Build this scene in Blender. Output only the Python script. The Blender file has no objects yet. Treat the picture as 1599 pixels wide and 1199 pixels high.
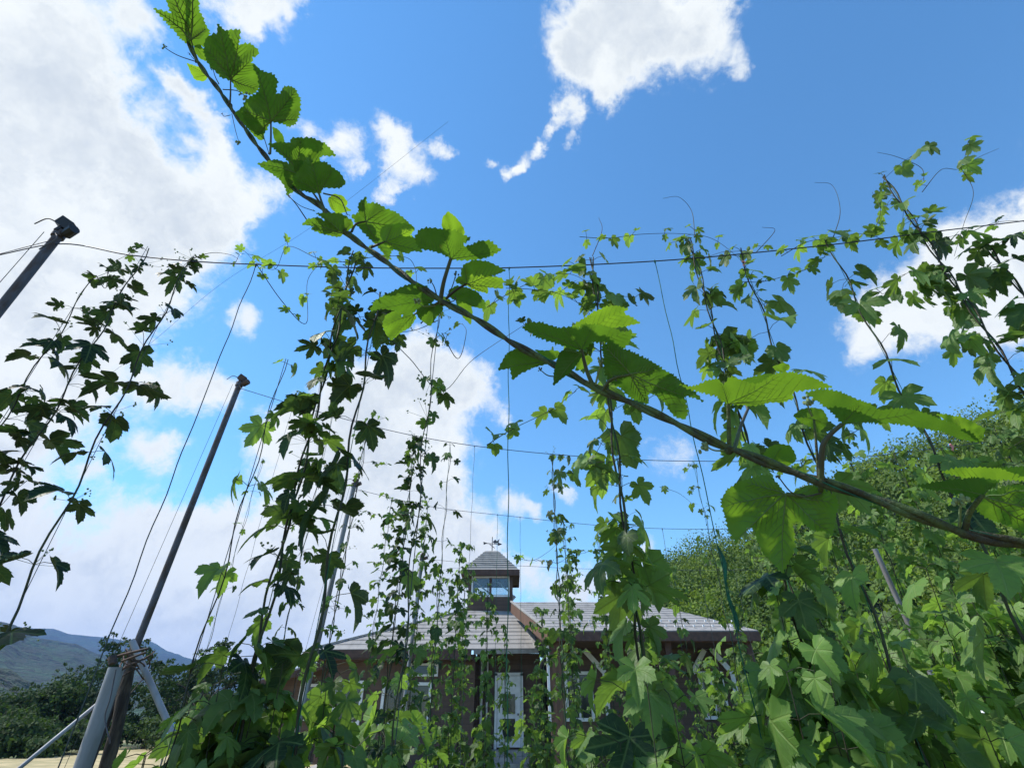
import bpy, math, random
import numpy as np
from mathutils import Vector, Matrix, noise

random.seed(7)
RNG = np.random.default_rng(11)
S = bpy.context.scene
COL = S.collection
R = math.radians

# ------------------------------------------------------------------ camera
PITCH = R(33.4)
FPX = 790.0                       # focal length in pixels of the 1599 px wide photograph
CAM = Vector((0, 0, 1.3))
cam = bpy.data.cameras.new("camera")
cam_o = bpy.data.objects.new("camera", cam)
COL.objects.link(cam_o)
cam_o.location = CAM
cam_o.rotation_euler = (R(90) + PITCH, 0, 0)
cam.sensor_width = 36.0
cam.lens = 36.0 * FPX / 1599.0
cam.clip_start = 0.02
cam.clip_end = 9000
S.camera = cam_o

SP, CP = math.sin(PITCH), math.cos(PITCH)
def ray(px, py):
    r = (px - 799.5) / FPX; u = (599.5 - py) / FPX
    return Vector((r, CP - u * SP, SP + u * CP))
def at(px, py, Y):                # world point at ground distance Y seen at a measured spot of the photograph
    d = ray(px, py); return CAM + d * (Y / d.y)
def near(px, py, dep):            # same, by distance along the optical axis
    return CAM + ray(px, py) * dep

# ------------------------------------------------------------------ sun
SUN_EL, SUN_AZ = R(52), R(-84)    # azimuth from +Y, negative = left
sd = Vector((math.sin(SUN_AZ) * math.cos(SUN_EL), math.cos(SUN_AZ) * math.cos(SUN_EL), math.sin(SUN_EL)))
sl = bpy.data.lights.new("sun", 'SUN'); sl.energy = 4.3; sl.angle = R(0.5); sl.color = (1, .95, .87)
so = bpy.data.objects.new("sun", sl); COL.objects.link(so)
so.rotation_euler = sd.to_track_quat('Z', 'Y').to_euler()

# ------------------------------------------------------------------ node helper
class NT:
    def __init__(s, tree): s.t = tree; s.n = tree.nodes; s.l = tree.links
    def node(s, typ, **kw):
        n = s.n.new(typ)
        for k, v in kw.items(): setattr(n, k, v)
        return n
    def put(s, sock, v):
        if hasattr(v, 'is_output') or isinstance(v, bpy.types.NodeSocket): s.l.new(v, sock)
        elif v is not None: sock.default_value = v
    def math(s, op, a, b=None, c=None, clamp=False):
        n = s.node('ShaderNodeMath', operation=op, use_clamp=clamp)
        s.put(n.inputs[0], a); s.put(n.inputs[1], b)
        if c is not None: s.put(n.inputs[2], c)
        return n.outputs[0]
    def vmath(s, op, a, b=None, out=0, scale=None):
        n = s.node('ShaderNodeVectorMath', operation=op)
        s.put(n.inputs[0], a); s.put(n.inputs[1], b)
        if scale is not None: s.put(n.inputs['Scale'], scale)
        return n.outputs[out]
    def mix(s, f, a, b, blend='MIX'):
        n = s.node('ShaderNodeMix', data_type='RGBA', blend_type=blend)
        s.put(n.inputs[0], f); s.put(n.inputs[6], a if not isinstance(a, tuple) else (*a[:3], 1))
        s.put(n.inputs[7], b if not isinstance(b, tuple) else (*b[:3], 1))
        return n.outputs[2]
    def noise(s, vec, scale, detail=4, rough=.55, dist=0, col=False):
        n = s.node('ShaderNodeTexNoise'); s.put(n.inputs['Vector'], vec)
        n.inputs['Scale'].default_value = scale; n.inputs['Detail'].default_value = detail
        n.inputs['Roughness'].default_value = rough; n.inputs['Distortion'].default_value = dist
        return n.outputs['Color' if col else 'Fac']
    def ss(s, v, lo, hi, a=0.0, b=1.0):
        n = s.node('ShaderNodeMapRange', interpolation_type='SMOOTHSTEP')
        s.put(n.inputs[0], v)
        for i, x in enumerate((lo, hi, a, b)): s.put(n.inputs[i + 1], x)
        return n.outputs[0]

# ------------------------------------------------------------------ sky with cumulus
world = bpy.data.worlds.new("World"); S.world = world; world.use_nodes = True
w = NT(world.node_tree); w.n.clear()
out = w.node('ShaderNodeOutputWorld'); bg = w.node('ShaderNodeBackground')
w.l.new(bg.outputs[0], out.inputs[0])
sky = w.node('ShaderNodeTexSky', sky_type='NISHITA')
sky.sun_disc = False; sky.sun_elevation = SUN_EL; sky.sun_rotation = SUN_AZ
sky.altitude = 300; sky.air_density = 1.05; sky.dust_density = .0; sky.ozone_density = 2.6
SKYK = 0.117
tc = w.node('ShaderNodeTexCoord')
D = w.vmath('NORMALIZE', tc.outputs['Generated'])
warp = w.vmath('SUBTRACT', w.noise(D, 5.0, 6, .62, col=True), (.5, .5, .5))
warp2 = w.vmath('SUBTRACT', w.noise(D, 22.0, 5, .65, col=True), (.5, .5, .5))
DW = w.vmath('ADD', D, w.vmath('SCALE', warp, scale=.15))
DW = w.vmath('ADD', DW, w.vmath('SCALE', warp2, scale=.045))
DW = w.vmath('NORMALIZE', DW)
BL = [(10,260,130,1.2),(110,340,105,1.15),(205,345,74,1.05),(300,350,46,1),(360,355,30,.8),(55,130,70,1),(95,55,50,.8),
      (20,60,30,.5),(130,150,28,.5),(165,225,36,.7),(50,430,110,1),(130,430,50,.6),(10,600,80,.9),(110,560,44,.55),(200,460,40,.5),
      (275,120,18,.75),(300,165,18,.75),(322,215,20,.75),(345,265,24,.8),(378,320,26,.85),(215,0,36,.7),(390,5,30,.45),(420,20,22,.4),(450,0,25,.4),
      (470,200,20,.6),(528,235,24,.65),(562,265,15,.5),(608,212,26,.75),(632,255,26,.75),(682,222,15,.65),(622,295,15,.55),(430,290,26,.5),
      (935,62,50,1.15),(893,92,32,.8),(975,15,50,1.1),(1035,25,42,.85),(1000,95,38,.8),(1072,85,34,.7),(945,145,24,.7),(1105,30,30,.55),
      (1142,112,22,.6),(855,182,12,.7),(842,205,10,.7),(828,232,11,.8),(808,258,11,.8),(786,273,11,.75),(885,176,15,.7),(884,215,14,.5),(756,258,10,.55),
      (610,620,60,.9),(690,610,50,.95),(745,610,30,.85),(570,690,80,1.1),(650,700,60,1),(500,760,75,1.1),(590,810,90,1.2),
      (450,690,30,.8),(680,880,55,.9),(690,800,40,.9),(655,545,24,.6),(705,575,24,.55),(740,830,22,.5),(640,930,80,1),(700,965,60,.8),
      (225,828,40,1.05),(312,828,28,.9),(280,900,62,1.2),(180,925,44,.9),(85,945,44,.9),(385,930,62,1.1),(470,880,66,1.1),(10,900,50,.9),
      (300,980,90,1.1),(100,1000,60,.8),(500,960,80,1),(150,730,18,.4),(250,700,22,.4),(300,590,30,.6),(350,600,28,.65),
      (240,590,26,.4),(378,500,20,.5),(10,790,34,.6),(270,680,18,.3),
      (800,780,24,.62),(835,790,14,.45),(885,768,15,.45),(825,900,26,.6),(770,880,26,.5),(900,925,34,.7),(960,905,30,.75),(1010,880,18,.5),
      (1050,720,36,.42),(790,650,18,.36),(720,835,20,.5),
      (1565,395,38,.9),(1605,365,26,.8),(1520,430,58,1),(1450,480,50,.95),(1390,510,36,.8),(1595,450,56,1),(1330,540,26,.5),(1560,500,44,.7),
      (-250,300,220,1.2),(-200,700,200,1.1),(-400,1000,200,1),(1820,560,100,1),(2000,200,150,.8),(300,-350,160,1),(900,-300,120,.8),(-200,-200,200,1)]
acc = None
for (px, py, r, wt) in BL:
    if r < 40 and wt < .85: wt = wt + .16
    d = ray(px, py)
    k = (FPX / (r * .80)) ** 2 * d.length ** 1.6
    d.normalize()
    dt = w.vmath('DOT_PRODUCT', DW, tuple(d), out=1)
    e = w.math('EXPONENT', w.math('MULTIPLY_ADD', dt, k, -k))
    acc = w.math('MULTIPLY_ADD', e, wt, acc if acc is not None else 0.0)
# unseen scattered cloud behind the camera, added for the light it gives
sepD = w.node('ShaderNodeSeparateXYZ'); w.l.new(D, sepD.inputs[0])
back = w.ss(sepD.outputs[1], .0, -.35)
farn = w.ss(w.noise(D, 2.2, 8, .6), .48, .72, 0, 1.3)
acc = w.math('MULTIPLY_ADD', farn, back, acc)
puff = w.noise(D, 13.0, 9, .62, .3)
wisp = w.noise(D, 48.0, 7, .68, .6)
dens = w.math('ADD', w.math('MINIMUM', acc, 1.25), w.math('MULTIPLY_ADD', puff, 1.5, -.74))
dens = w.math('ADD', dens, w.math('MULTIPLY_ADD', wisp, .7, -.35))
low = w.ss(acc, .08, .3)
mask = w.math('MULTIPLY', w.math('POWER', w.ss(dens, .18, .98), .85), low)
thick = w.ss(dens, .55, 1.75)
lump = w.ss(w.noise(w.vmath('ADD', D, w.vmath('SCALE', warp, scale=.3)), 4.2, 5, .58, .3), .40, .60)
base_ = w.math('MULTIPLY', w.ss(sepD.outputs[2], .34, .10, 0, .55), w.ss(w.noise(D, 6.5, 6, .6, .5), .36, .60))
shade = w.math('MULTIPLY', thick, w.math('MAXIMUM', lump, base_))
cc = w.mix(w.math('MULTIPLY', shade, .85), (6.2, 6.45, 6.4), (3.9, 4.35, 4.85))
skc = w.node('ShaderNodeHueSaturation'); w.l.new(sky.outputs[0], skc.inputs['Color'])
skc.inputs['Saturation'].default_value = 1.16; skc.inputs['Value'].default_value = 1.62
skt = w.mix(1.0, skc.outputs[0], (.86, 1.03, 1.0), 'MULTIPLY')
cmix = w.mix(mask, skt, cc)
w.l.new(cmix, bg.inputs['Color']); bg.inputs['Strength'].default_value = SKYK
world.cycles.sampling_method = 'MANUAL'; world.cycles.sample_map_resolution = 1024

S.view_settings.view_transform = 'Standard'; S.view_settings.look = 'None'
S.view_settings.exposure = 0.45; S.view_settings.gamma = 1
S.cycles.use_denoising = True
S.cycles.max_bounces = 8; S.cycles.transmission_bounces = 6; S.cycles.transparent_max_bounces = 8
S.cycles.sample_clamp_indirect = 6

# ------------------------------------------------------------------ materials
def mat(name): 
    m = bpy.data.materials.new(name); m.use_nodes = True
    t = NT(m.node_tree); b = t.n['Principled BSDF']; return m, t, b
def simple(name, col, rough=.7, metal=0, col2=None, nscale=8, bump=0, spec=.4, nd=5, stretch=None, lo=.35, hi=.65):
    m, t, b = mat(name)
    co = t.node('ShaderNodeTexCoord').outputs['Object']
    if stretch: co = t.vmath('MULTIPLY', co, stretch)
    nz = t.noise(co, nscale, nd)
    c = t.mix(t.ss(nz, lo, hi), tuple(col), tuple(col2 if col2 else [x * .75 for x in col]))
    t.l.new(c, b.inputs['Base Color'])
    b.inputs['Roughness'].default_value = rough; b.inputs['Metallic'].default_value = metal
    b.inputs['Specular IOR Level'].default_value = spec
    if bump:
        bm_ = t.node('ShaderNodeBump'); bm_.inputs['Strength'].default_value = bump; bm_.inputs['Distance'].default_value = .01
        t.l.new(t.noise(co, nscale * 4, 5), bm_.inputs['Height']); t.l.new(bm_.outputs[0], b.inputs['Normal'])
    return m

def leaf_mat(name, top_a, top_b, under_a, trans_a, trans_b, tfac=.42, veins=True, rough=.5):
    """two-sided leaf: upper side, paler underside, light passing through; tone 0..1 per leaf, real veins"""
    m, t, b = mat(name)
    at_ = t.node('ShaderNodeAttribute', attribute_name='leaf')
    sp_ = t.node('ShaderNodeSeparateXYZ'); t.l.new(at_.outputs['Vector'], sp_.inputs[0])
    lx, ly, tone = sp_.outputs
    geo = t.node('ShaderNodeNewGeometry')
    co = t.node('ShaderNodeTexCoord').outputs['Object']
    nz = t.noise(co, 30, 4)
    fleck = t.math('MULTIPLY', t.ss(t.noise(co, 85, 3), .70, .76), .75)
    edge_b = t.math('MULTIPLY', t.ss(t.noise(co, 22, 5), .66, .74), .5)
    tn = t.math('ADD', tone, t.math('MULTIPLY_ADD', nz, .5, -.25), clamp=True)
    top = t.mix(tn, top_a, top_b)
    und = t.mix(.45, top, under_a)
    col = t.mix(geo.outputs['Backfacing'], top, und)
    col = t.mix(edge_b, col, (.22, .20, .05)); col = t.mix(fleck, col, (.16, .10, .045))
    tr = t.mix(tn, trans_a, trans_b)
    bump_h = t.noise(co, 90, 3)
    if veins:
        vm = None
        for a in (0, 48, -48, 98, -98):
            dx, dy = math.sin(R(a)), math.cos(R(a))
            al = t.math('ADD', t.math('MULTIPLY', lx, dx), t.math('MULTIPLY', ly, dy))
            cr = t.math('ABSOLUTE', t.math('SUBTRACT', t.math('MULTIPLY', lx, dy), t.math('MULTIPLY', ly, dx)))
            on = t.math('GREATER_THAN', al, 0.0)
            line = t.math('MULTIPLY', t.ss(cr, .030, .008), on)
            # side veins: herringbone close to this main vein
            st = t.math('FRACT', t.math('MULTIPLY', t.math('SUBTRACT', al, t.math('MULTIPLY', cr, .85)), 7.0))
            st = t.math('ABSOLUTE', t.math('SUBTRACT', st, .5))
            near_ = t.math('LESS_THAN', cr, t.math('MULTIPLY', al, .40))
            sv = t.math('MULTIPLY', t.math('MULTIPLY', t.ss(st, .10, .03), on), t.math('MULTIPLY', near_, .45))
            q = t.math('MAXIMUM', line, sv)
            vm = q if vm is None else t.math('MAXIMUM', vm, q)
        col = t.mix(t.math('MULTIPLY', vm, .40), col, (top_b[0] * 1.7 + .02, top_b[1] * 1.35 + .02, top_b[2] * 1.5 + .02))
        tr = t.mix(t.math('MULTIPLY', vm, .55), tr, tuple(x * .45 for x in trans_a))
        bump_h = t.math('SUBTRACT', t.math('MULTIPLY', bump_h, .3), vm)
    bp = t.node('ShaderNodeBump'); bp.inputs['Strength'].default_value = .45; bp.inputs['Distance'].default_value = .004
    t.l.new(bump_h, bp.inputs['Height'])
    t.l.new(col, b.inputs['Base Color']); b.inputs['Roughness'].default_value = rough
    b.inputs['Specular IOR Level'].default_value = .35
    t.l.new(bp.outputs[0], b.inputs['Normal'])
    tl = t.node('ShaderNodeBsdfTranslucent'); t.l.new(tr, tl.inputs[0])
    mx = t.node('ShaderNodeMixShader'); mx.inputs[0].default_value = tfac
    t.l.new(b.outputs[0], mx.inputs[1]); t.l.new(tl.outputs[0], mx.inputs[2])
    t.l.new(mx.outputs[0], t.n['Material Output'].inputs[0])
    return m

M = {}
M['leaf'] = leaf_mat('hop_leaf', (.012, .036, .014), (.155, .285, .060), (.13, .20, .10), (.010, .030, .008), (.33, .57, .060), .44)
M['leaf_near'] = leaf_mat('broad_hop_leaf', (.028, .080, .016), (.095, .22, .024), (.09, .18, .045), (.055, .165, .012), (.30, .52, .025), .50, veins=False, rough=.55)
M['leaf_tree'] = leaf_mat('field_edge_leaf', (.014, .036, .010), (.065, .12, .025), (.05, .08, .03), (.02, .05, .01), (.10, .18, .02), .28, veins=False, rough=.85)
M['leaf_far'] = leaf_mat('distant_leaf', (.030, .075, .014), (.19, .28, .035), (.12, .18, .05), (.04, .10, .01), (.26, .38, .03), .34, veins=False, rough=.8)
M['vein'] = simple('leaf_vein', (.10, .17, .05), .6, col2=(.07, .13, .04))
M['stem'] = simple('green_stem', (.045, .060, .025), .7, col2=(.028, .022, .018), nscale=25, bump=.3, stretch=(1, 1, .3))
M['stem_near'] = simple('hairy_stem', (.075, .115, .035), .75, col2=(.035, .030, .018), nscale=60, bump=.5)
M['petiole_dark'] = simple('purple_petiole', (.045, .04, .03), .6, col2=(.06, .09, .03), nscale=30)
M['bud'] = simple('flower_bud', (.20, .27, .12), .8, nscale=60, bump=.3)
M['twine_green'] = simple('green_twine', (.010, .12, .060), .75, col2=(.006, .07, .04), nscale=60)
M['twine_dark'] = simple('weathered_twine', (.06, .085, .085), .8, col2=(.03, .04, .05), nscale=60)
M['wire'] = simple('wire_rope', (.035, .04, .075), .5, nscale=50)
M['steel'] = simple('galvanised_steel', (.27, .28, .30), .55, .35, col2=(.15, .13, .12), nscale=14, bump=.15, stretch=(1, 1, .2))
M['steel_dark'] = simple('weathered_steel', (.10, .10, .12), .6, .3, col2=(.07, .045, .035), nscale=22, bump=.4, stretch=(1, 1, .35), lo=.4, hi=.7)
M['pvc'] = simple('grey_white_pipe', (.30, .315, .35), .5, col2=(.17, .17, .18), nscale=9, stretch=(1, 1, .22), bump=.15, lo=.3, hi=.8)
M['bark'] = simple('weathered_wood_post', (.11, .085, .065), .9, col2=(.035, .028, .024), nscale=16, bump=.8, stretch=(2, 2, .25))
M['rust'] = simple('rusty_clamp', (.12, .07, .05), .8, col2=(.05, .04, .04), nscale=30, bump=.4)
M['black'] = simple('black_plastic', (.02, .02, .024), .5)
M['tape'] = simple('pink_tape', (.75, .28, .26), .6, col2=(.65, .22, .22))
M['trunk'] = simple('tree_bark', (.09, .07, .05), .9, col2=(.05, .04, .03), nscale=10, bump=.6)
M['white'] = simple('white_paint', (.72, .73, .74), .5, col2=(.62, .63, .64), nscale=6, bump=.05)
M['blue'] = simple('blue_sheet', (.10, .25, .42), .5, col2=(.07, .18, .32))
M['orange'] = simple('orange_paint', (.65, .22, .06), .45)
M['stone'] = simple('pale_stone', (.42, .38, .33), .85, col2=(.28, .25, .22), nscale=9, bump=.5)
M['concrete'] = simple('concrete', (.33, .32, .30), .85, col2=(.24, .23, .22), nscale=5, bump=.3)

def siding(name, c1, c2, period=.16, axis=2, dark=.45):
    m, t, b = mat(name)
    co = t.node('ShaderNodeTexCoord').outputs['Object']
    s_ = t.node('ShaderNodeSeparateXYZ'); t.l.new(co, s_.inputs[0])
    ph = t.math('FRACT', t.math('MULTIPLY', s_.outputs[axis], 1 / period))
    idn = t.node('ShaderNodeTexWhiteNoise', noise_dimensions='1D')
    t.l.new(t.math('FLOOR', t.math('MULTIPLY', s_.outputs[axis], 1 / period)), idn.inputs['W'])
    gr = t.noise(t.vmath('MULTIPLY', co, (1, 1, 9) if axis == 2 else (9, 1, 1)), 2.2, 6)
    f = t.math('ADD', t.math('MULTIPLY', gr, .7), t.math('MULTIPLY', idn.outputs[0], .35), clamp=True)
    c = t.mix(f, c1, c2)
    gap = t.ss(ph, .0, .07, dark, 1)
    st_ = t.ss(t.noise(t.vmath('MULTIPLY', co, (2.2, .35, 1) if axis == 1 else (1.5, 1.5, .3)), 1.6, 7, .65), .45, .72)
    c = t.mix(t.math('MULTIPLY', st_, .55), c, tuple(x * .55 for x in c1))
    mulc = t.node('ShaderNodeCombineColor')
    for i in range(3): t.l.new(gap, mulc.inputs[i])
    c = t.mix(1.0, c, mulc.outputs[0], 'MULTIPLY')
    t.l.new(c, b.inputs['Base Color']); b.inputs['Roughness'].default_value = .75
    bp = t.node('ShaderNodeBump'); bp.inputs['Strength'].default_value = .7; bp.inputs['Distance'].default_value = .02
    t.l.new(t.math('ADD', ph, t.math('MULTIPLY', gr, .3)), bp.inputs['Height']); t.l.new(bp.outputs[0], b.inputs['Normal'])
    return m
M['siding'] = siding('brown_board_siding', (.062, .040, .031), (.125, .080, .060))
M['roof'] = siding('grey_metal_roof', (.24, .23, .22), (.35, .335, .32), .19, 1, .8)
for n_ in M['roof'].node_tree.nodes:
    if n_.type == 'BUMP': n_.inputs['Strength'].default_value = .3
M['fascia'] = simple('brown_fascia', (.095, .052, .040), .7, col2=(.06, .035, .028), nscale=6, bump=.2)
M['warmwood'] = simple('warm_timber', (.15, .080, .050), .7, col2=(.085, .046, .030), nscale=5, bump=.3, stretch=(3, 3, .4))
gm, gt, gb = mat('window_glass')
gb.inputs['Base Color'].default_value = (.02, .025, .03, 1); gb.inputs['Roughness'].default_value = .06
gb.inputs['Specular IOR Level'].default_value = .7
M['glass'] = gm
cg, ct, cb = mat('clear_pane')
trn = ct.node('ShaderNodeBsdfTransparent'); trn.inputs[0].default_value = (.75, .8, .82, 1)
gl = ct.node('ShaderNodeBsdfGlossy'); gl.inputs['Roughness'].default_value = .05
mxs = ct.node('ShaderNodeMixShader'); mxs.inputs[0].default_value = .10
ct.l.new(trn.outputs[0], mxs.inputs[1]); ct.l.new(gl.outputs[0], mxs.inputs[2]); ct.l.new(mxs.outputs[0], ct.n['Material Output'].inputs[0])
M['pane'] = cg
gp, gpt, gpb = mat('grassy_ground')
co = gpt.node('ShaderNodeTexCoord').outputs['Object']
n1 = gpt.ss(gpt.noise(co, .12, 6), .42, .58); n2 = gpt.ss(gpt.noise(co, 2.5, 8), .35, .7)
g1 = gpt.mix(n2, (.045, .085, .025), (.12, .15, .05)); g2 = gpt.mix(n2, (.30, .24, .13), (.20, .16, .09))
gpt.l.new(gpt.mix(n1, g1, g2), gpb.inputs['Base Color']); gpb.inputs['Roughness'].default_value = .95
gbp = gpt.node('ShaderNodeBump'); gbp.inputs['Distance'].default_value = .05
gpt.l.new(gpt.noise(co, 9, 8), gbp.inputs['Height']); gpt.l.new(gbp.outputs[0], gpb.inputs['Normal'])
M['ground'] = gp
M['straw'] = simple('dry_field_grass', (.46, .37, .20), .95, col2=(.30, .26, .13), nscale=1.5, bump=.6)
fm, ft, fb = mat('forested_slope')
co = ft.node('ShaderNodeTexCoord').outputs['Object']
vo = ft.node('ShaderNodeTexVoronoi'); vo.inputs['Scale'].default_value = .085; ft.l.new(co, vo.inputs['Vector'])
fn = ft.noise(co, .012, 7); fn2 = ft.noise(co, .25, 5)
c = ft.mix(ft.ss(fn, .4, .6), (.006, .032, .016), (.022, .080, .034))
c = ft.mix(ft.ss(ft.noise(co, .09, 5, .7), .42, .60), c, (.003, .012, .009))
c = ft.mix(ft.math('MULTIPLY', fn2, .5), c, (.010, .030, .016))
ft.l.new(c, fb.inputs['Base Color']); fb.inputs['Roughness'].default_value = .95
fbp = ft.node('ShaderNodeBump'); fbp.inputs['Strength'].default_value = 1; fbp.inputs['Distance'].default_value = 12
ft.l.new(ft.noise(co, .11, 4, .7), fbp.inputs['Height']); ft.l.new(fbp.outputs[0], fb.inputs['Normal'])
M['slope'] = fm

# ------------------------------------------------------------------ mesh builder
class MB:
    def __init__(s): s.v = []; s.a = []; s.f = []; s.m = []; s.n = 0
    def add(s, V, F, mi=0, A=None):
        V = np.asarray(V, dtype=np.float32).reshape(-1, 3)
        A = np.zeros_like(V) if A is None else np.asarray(A, dtype=np.float32).reshape(-1, 3)
        F = np.asarray(F, dtype=np.int32)
        s.v.append(V); s.a.append(A); s.f.append(F + s.n); s.m.append(np.full(len(F), mi, dtype=np.int32)); s.n += len(V)
    def polys(s, V, F, mi=0):
        for k in (3, 4, 5, 6, 7, 8, 10, 12, 16):
            G = [f for f in F if len(f) == k]
            if G: pass
        base = s.n
        V = np.asarray(V, dtype=np.float32).reshape(-1, 3)
        s.v.append(V); s.a.append(np.zeros_like(V)); s.n += len(V)
        for f in F:
            s.f.append(np.asarray([f], dtype=np.int32) + base); s.m.append(np.array([mi], dtype=np.int32))
    def build(s, name, mats, parent=None, smooth=True):
        me = bpy.data.meshes.new(name)
        if not s.v: s.add([(0, 0, 0), (.001, 0, 0), (0, .001, 0)], [(0, 1, 2)])
        V = np.concatenate(s.v); A = np.concatenate(s.a)
        loops = np.concatenate([f.ravel() for f in s.f])
        tot = np.concatenate([np.full(len(f), f.shape[1], dtype=np.int32) for f in s.f])
        st = np.concatenate([[0], np.cumsum(tot)[:-1]]).astype(np.int32)
        me.vertices.add(len(V)); me.loops.add(len(loops)); me.polygons.add(len(tot))
        off = np.zeros(3, dtype=np.float32)
        q = parent
        while q is not None: off += np.array(q.location, dtype=np.float32); q = q.parent
        me.vertices.foreach_set('co', (V - off).ravel())
        me.loops.foreach_set('vertex_index', loops)
        me.polygons.foreach_set('loop_start', st); me.polygons.foreach_set('loop_total', tot)
        me.polygons.foreach_set('material_index', np.concatenate(s.m))
        me.polygons.foreach_set('use_smooth', np.full(len(tot), smooth, dtype=bool))
        at_ = me.attributes.new('leaf', 'FLOAT_VECTOR', 'POINT'); at_.data.foreach_set('vector', A.ravel())
        me.update(calc_edges=True); me.validate()
        for m_ in (mats if isinstance(mats, (list, tuple)) else [mats]): me.materials.append(m_)
        o = bpy.data.objects.new(name, me); COL.objects.link(o)
        if parent is not None: o.parent = parent
        return o
    # shapes
    def box(s, c, h, rot=None, mi=0):
        c = Vector(c); rot = rot or Matrix.Identity(3)
        V = [c + rot @ Vector((sx * h[0], sy * h[1], sz * h[2])) for sx in (-1, 1) for sy in (-1, 1) for sz in (-1, 1)]
        F = [(0, 1, 3, 2), (4, 6, 7, 5), (0, 4, 5, 1), (2, 3, 7, 6), (0, 2, 6, 4), (1, 5, 7, 3)]
        s.add([tuple(v) for v in V], F, mi)
    def span(s, x0, x1, y0, y1, z0, z1, mi=0):
        s.box(((x0 + x1) / 2, (y0 + y1) / 2, (z0 + z1) / 2), (abs(x1 - x0) / 2, abs(y1 - y0) / 2, abs(z1 - z0) / 2), mi=mi)
    def beam(s, a, b, wd, ht, mi=0, up=(0, 0, 1)):
        a, b = Vector(a), Vector(b); d = (b - a).normalized(); sd_ = d.cross(Vector(up))
        if sd_.length < 1e-3: sd_ = d.cross(Vector((0, 1, 0)))
        sd_.normalize(); u = sd_.cross(d)
        rot = Matrix((sd_, d, u)).transposed()
        s.box((a + b) / 2, (wd / 2, (b - a).length / 2, ht / 2), rot, mi)
    def tube(s, pts, r, n=6, mi=0, cap=True, tone=.5):
        P = np.array([tuple(p) for p in pts], dtype=np.float64); k = len(P)
        rr = np.full(k, r) if np.isscalar(r) else np.asarray(r, dtype=float)
        T = np.gradient(P, axis=0); T /= np.linalg.norm(T, axis=1, keepdims=True) + 1e-12
        ref = np.array([0, 0, 1.0]) if abs(T[0][2]) < .9 else np.array([1.0, 0, 0])
        N = np.cross(T[0], ref); N /= np.linalg.norm(N); Ns = [N]
        for i in range(1, k):
            N = Ns[-1] - T[i] * np.dot(Ns[-1], T[i]); N /= np.linalg.norm(N) + 1e-12; Ns.append(N)
        Ns = np.array(Ns); B = np.cross(T, Ns)
        an = np.linspace(0, 2 * np.pi, n, endpoint=False)
        V = P[:, None, :] + rr[:, None, None] * (np.cos(an)[None, :, None] * Ns[:, None, :] + np.sin(an)[None, :, None] * B[:, None, :])
        F = []
        for i in range(k - 1):
            for j in range(n):
                F.append((i * n + j, i * n + (j + 1) % n, (i + 1) * n + (j + 1) % n, (i + 1) * n + j))
        V = V.reshape(-1, 3); A = np.zeros_like(V); A[:, 2] = tone
        s.add(V, F, mi, A)
        if cap:
            b0 = len(V)
            s.add(V[:n], [tuple(range(n - 1, -1, -1))], mi); s.add(V[-n:], [tuple(range(n))], mi)
    def blob(s, c, r, mi=0, n=6, m_=5, sq=(1, 1, 1)):
        V = []; F = []
        for i in range(m_ + 1):
            th = math.pi * i / m_
            for j in range(n):
                ph = 2 * math.pi * j / n
                V.append((c[0] + r * sq[0] * math.sin(th) * math.cos(ph), c[1] + r * sq[1] * math.sin(th) * math.sin(ph), c[2] + r * sq[2] * math.cos(th)))
        for i in range(m_):
            for j in range(n): F.append((i * n + j, (i + 1) * n + j, (i + 1) * n + (j + 1) % n, i * n + (j + 1) % n))
        s.add(V, F, mi)

def curve(pts, n=8):              # Catmull-Rom through points
    P = [Vector(p) for p in pts]; P = [P[0] * 2 - P[1]] + P + [P[-1] * 2 - P[-2]]
    o = []
    for i in range(1, len(P) - 2):
        for k in range(n):
            t = k / n; a, b, c, d = P[i - 1], P[i], P[i + 1], P[i + 2]
            o.append(.5 * ((2 * b) + (c - a) * t + (2 * a - 5 * b + 4 * c - d) * t * t + (3 * b - a - 3 * c + d) * t ** 3))
    o.append(P[-2]); return o

def empty(name, loc=(0, 0, 0)):
    o = bpy.data.objects.new(name, None); COL.objects.link(o); o.location = loc; o.empty_display_size = .1; return o
def tag(o, label=None, cat=None, group=None, kind=None):
    if label: o['label'] = label
    if cat: o['category'] = cat
    if group: o['group'] = group
    if kind: o['kind'] = kind
    return o

# ------------------------------------------------------------------ leaf templates
def leaf_outline(kind, m, serr):
    L = {'five': [(0, 1.0), (48, .86), (98, .55)], 'three': [(0, 1.0), (52, .72), (110, .42)],
         'deep': [(0, 1.05), (46, .9), (96, .62)], 'heart': [(0, 1.0), (60, .62), (115, .55)], 'trident': [(0, 1.0), (44, .80), (90, .35)]}[kind]
    dep = {'five': .62, 'three': .68, 'deep': .48, 'heart': .92, 'trident': .5}[kind]
    half = []                     # (angle, radius), tip to base on one side
    for i, (a, l) in enumerate(L):
        prev = L[i - 1] if i else None
        if prev:                  # inner side: sinus -> tip
            b = (prev[0] + a) / 2; s_ = dep * min(prev[1], l)
            for k in range(1, m + 1):
                t = 1 - k / m
                r = l + (s_ - l) * t; an = a - (a - b) * t ** .50
                if serr and k % 2 and k < m: r *= 1 - serr
                half.append((an, r))
        nxt = L[i + 1] if i + 1 < len(L) else (208 - a * .0 - 28, None)
        if i + 1 < len(L): b = (nxt[0] + a) / 2; s_ = dep * min(nxt[1], l)
        else: b = 172; s_ = .10
        if not prev: half.append((0, l))
        for k in range(1, m + 1):
            t = k / m
            r = l + (s_ - l) * t; an = a + (b - a) * t ** .50
            if serr and k % 2 and k < m: r *= 1 - serr
            half.append((an, r))
    full = [(-a, r) for a, r in reversed(half[1:])] + half
    return L, full

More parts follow.
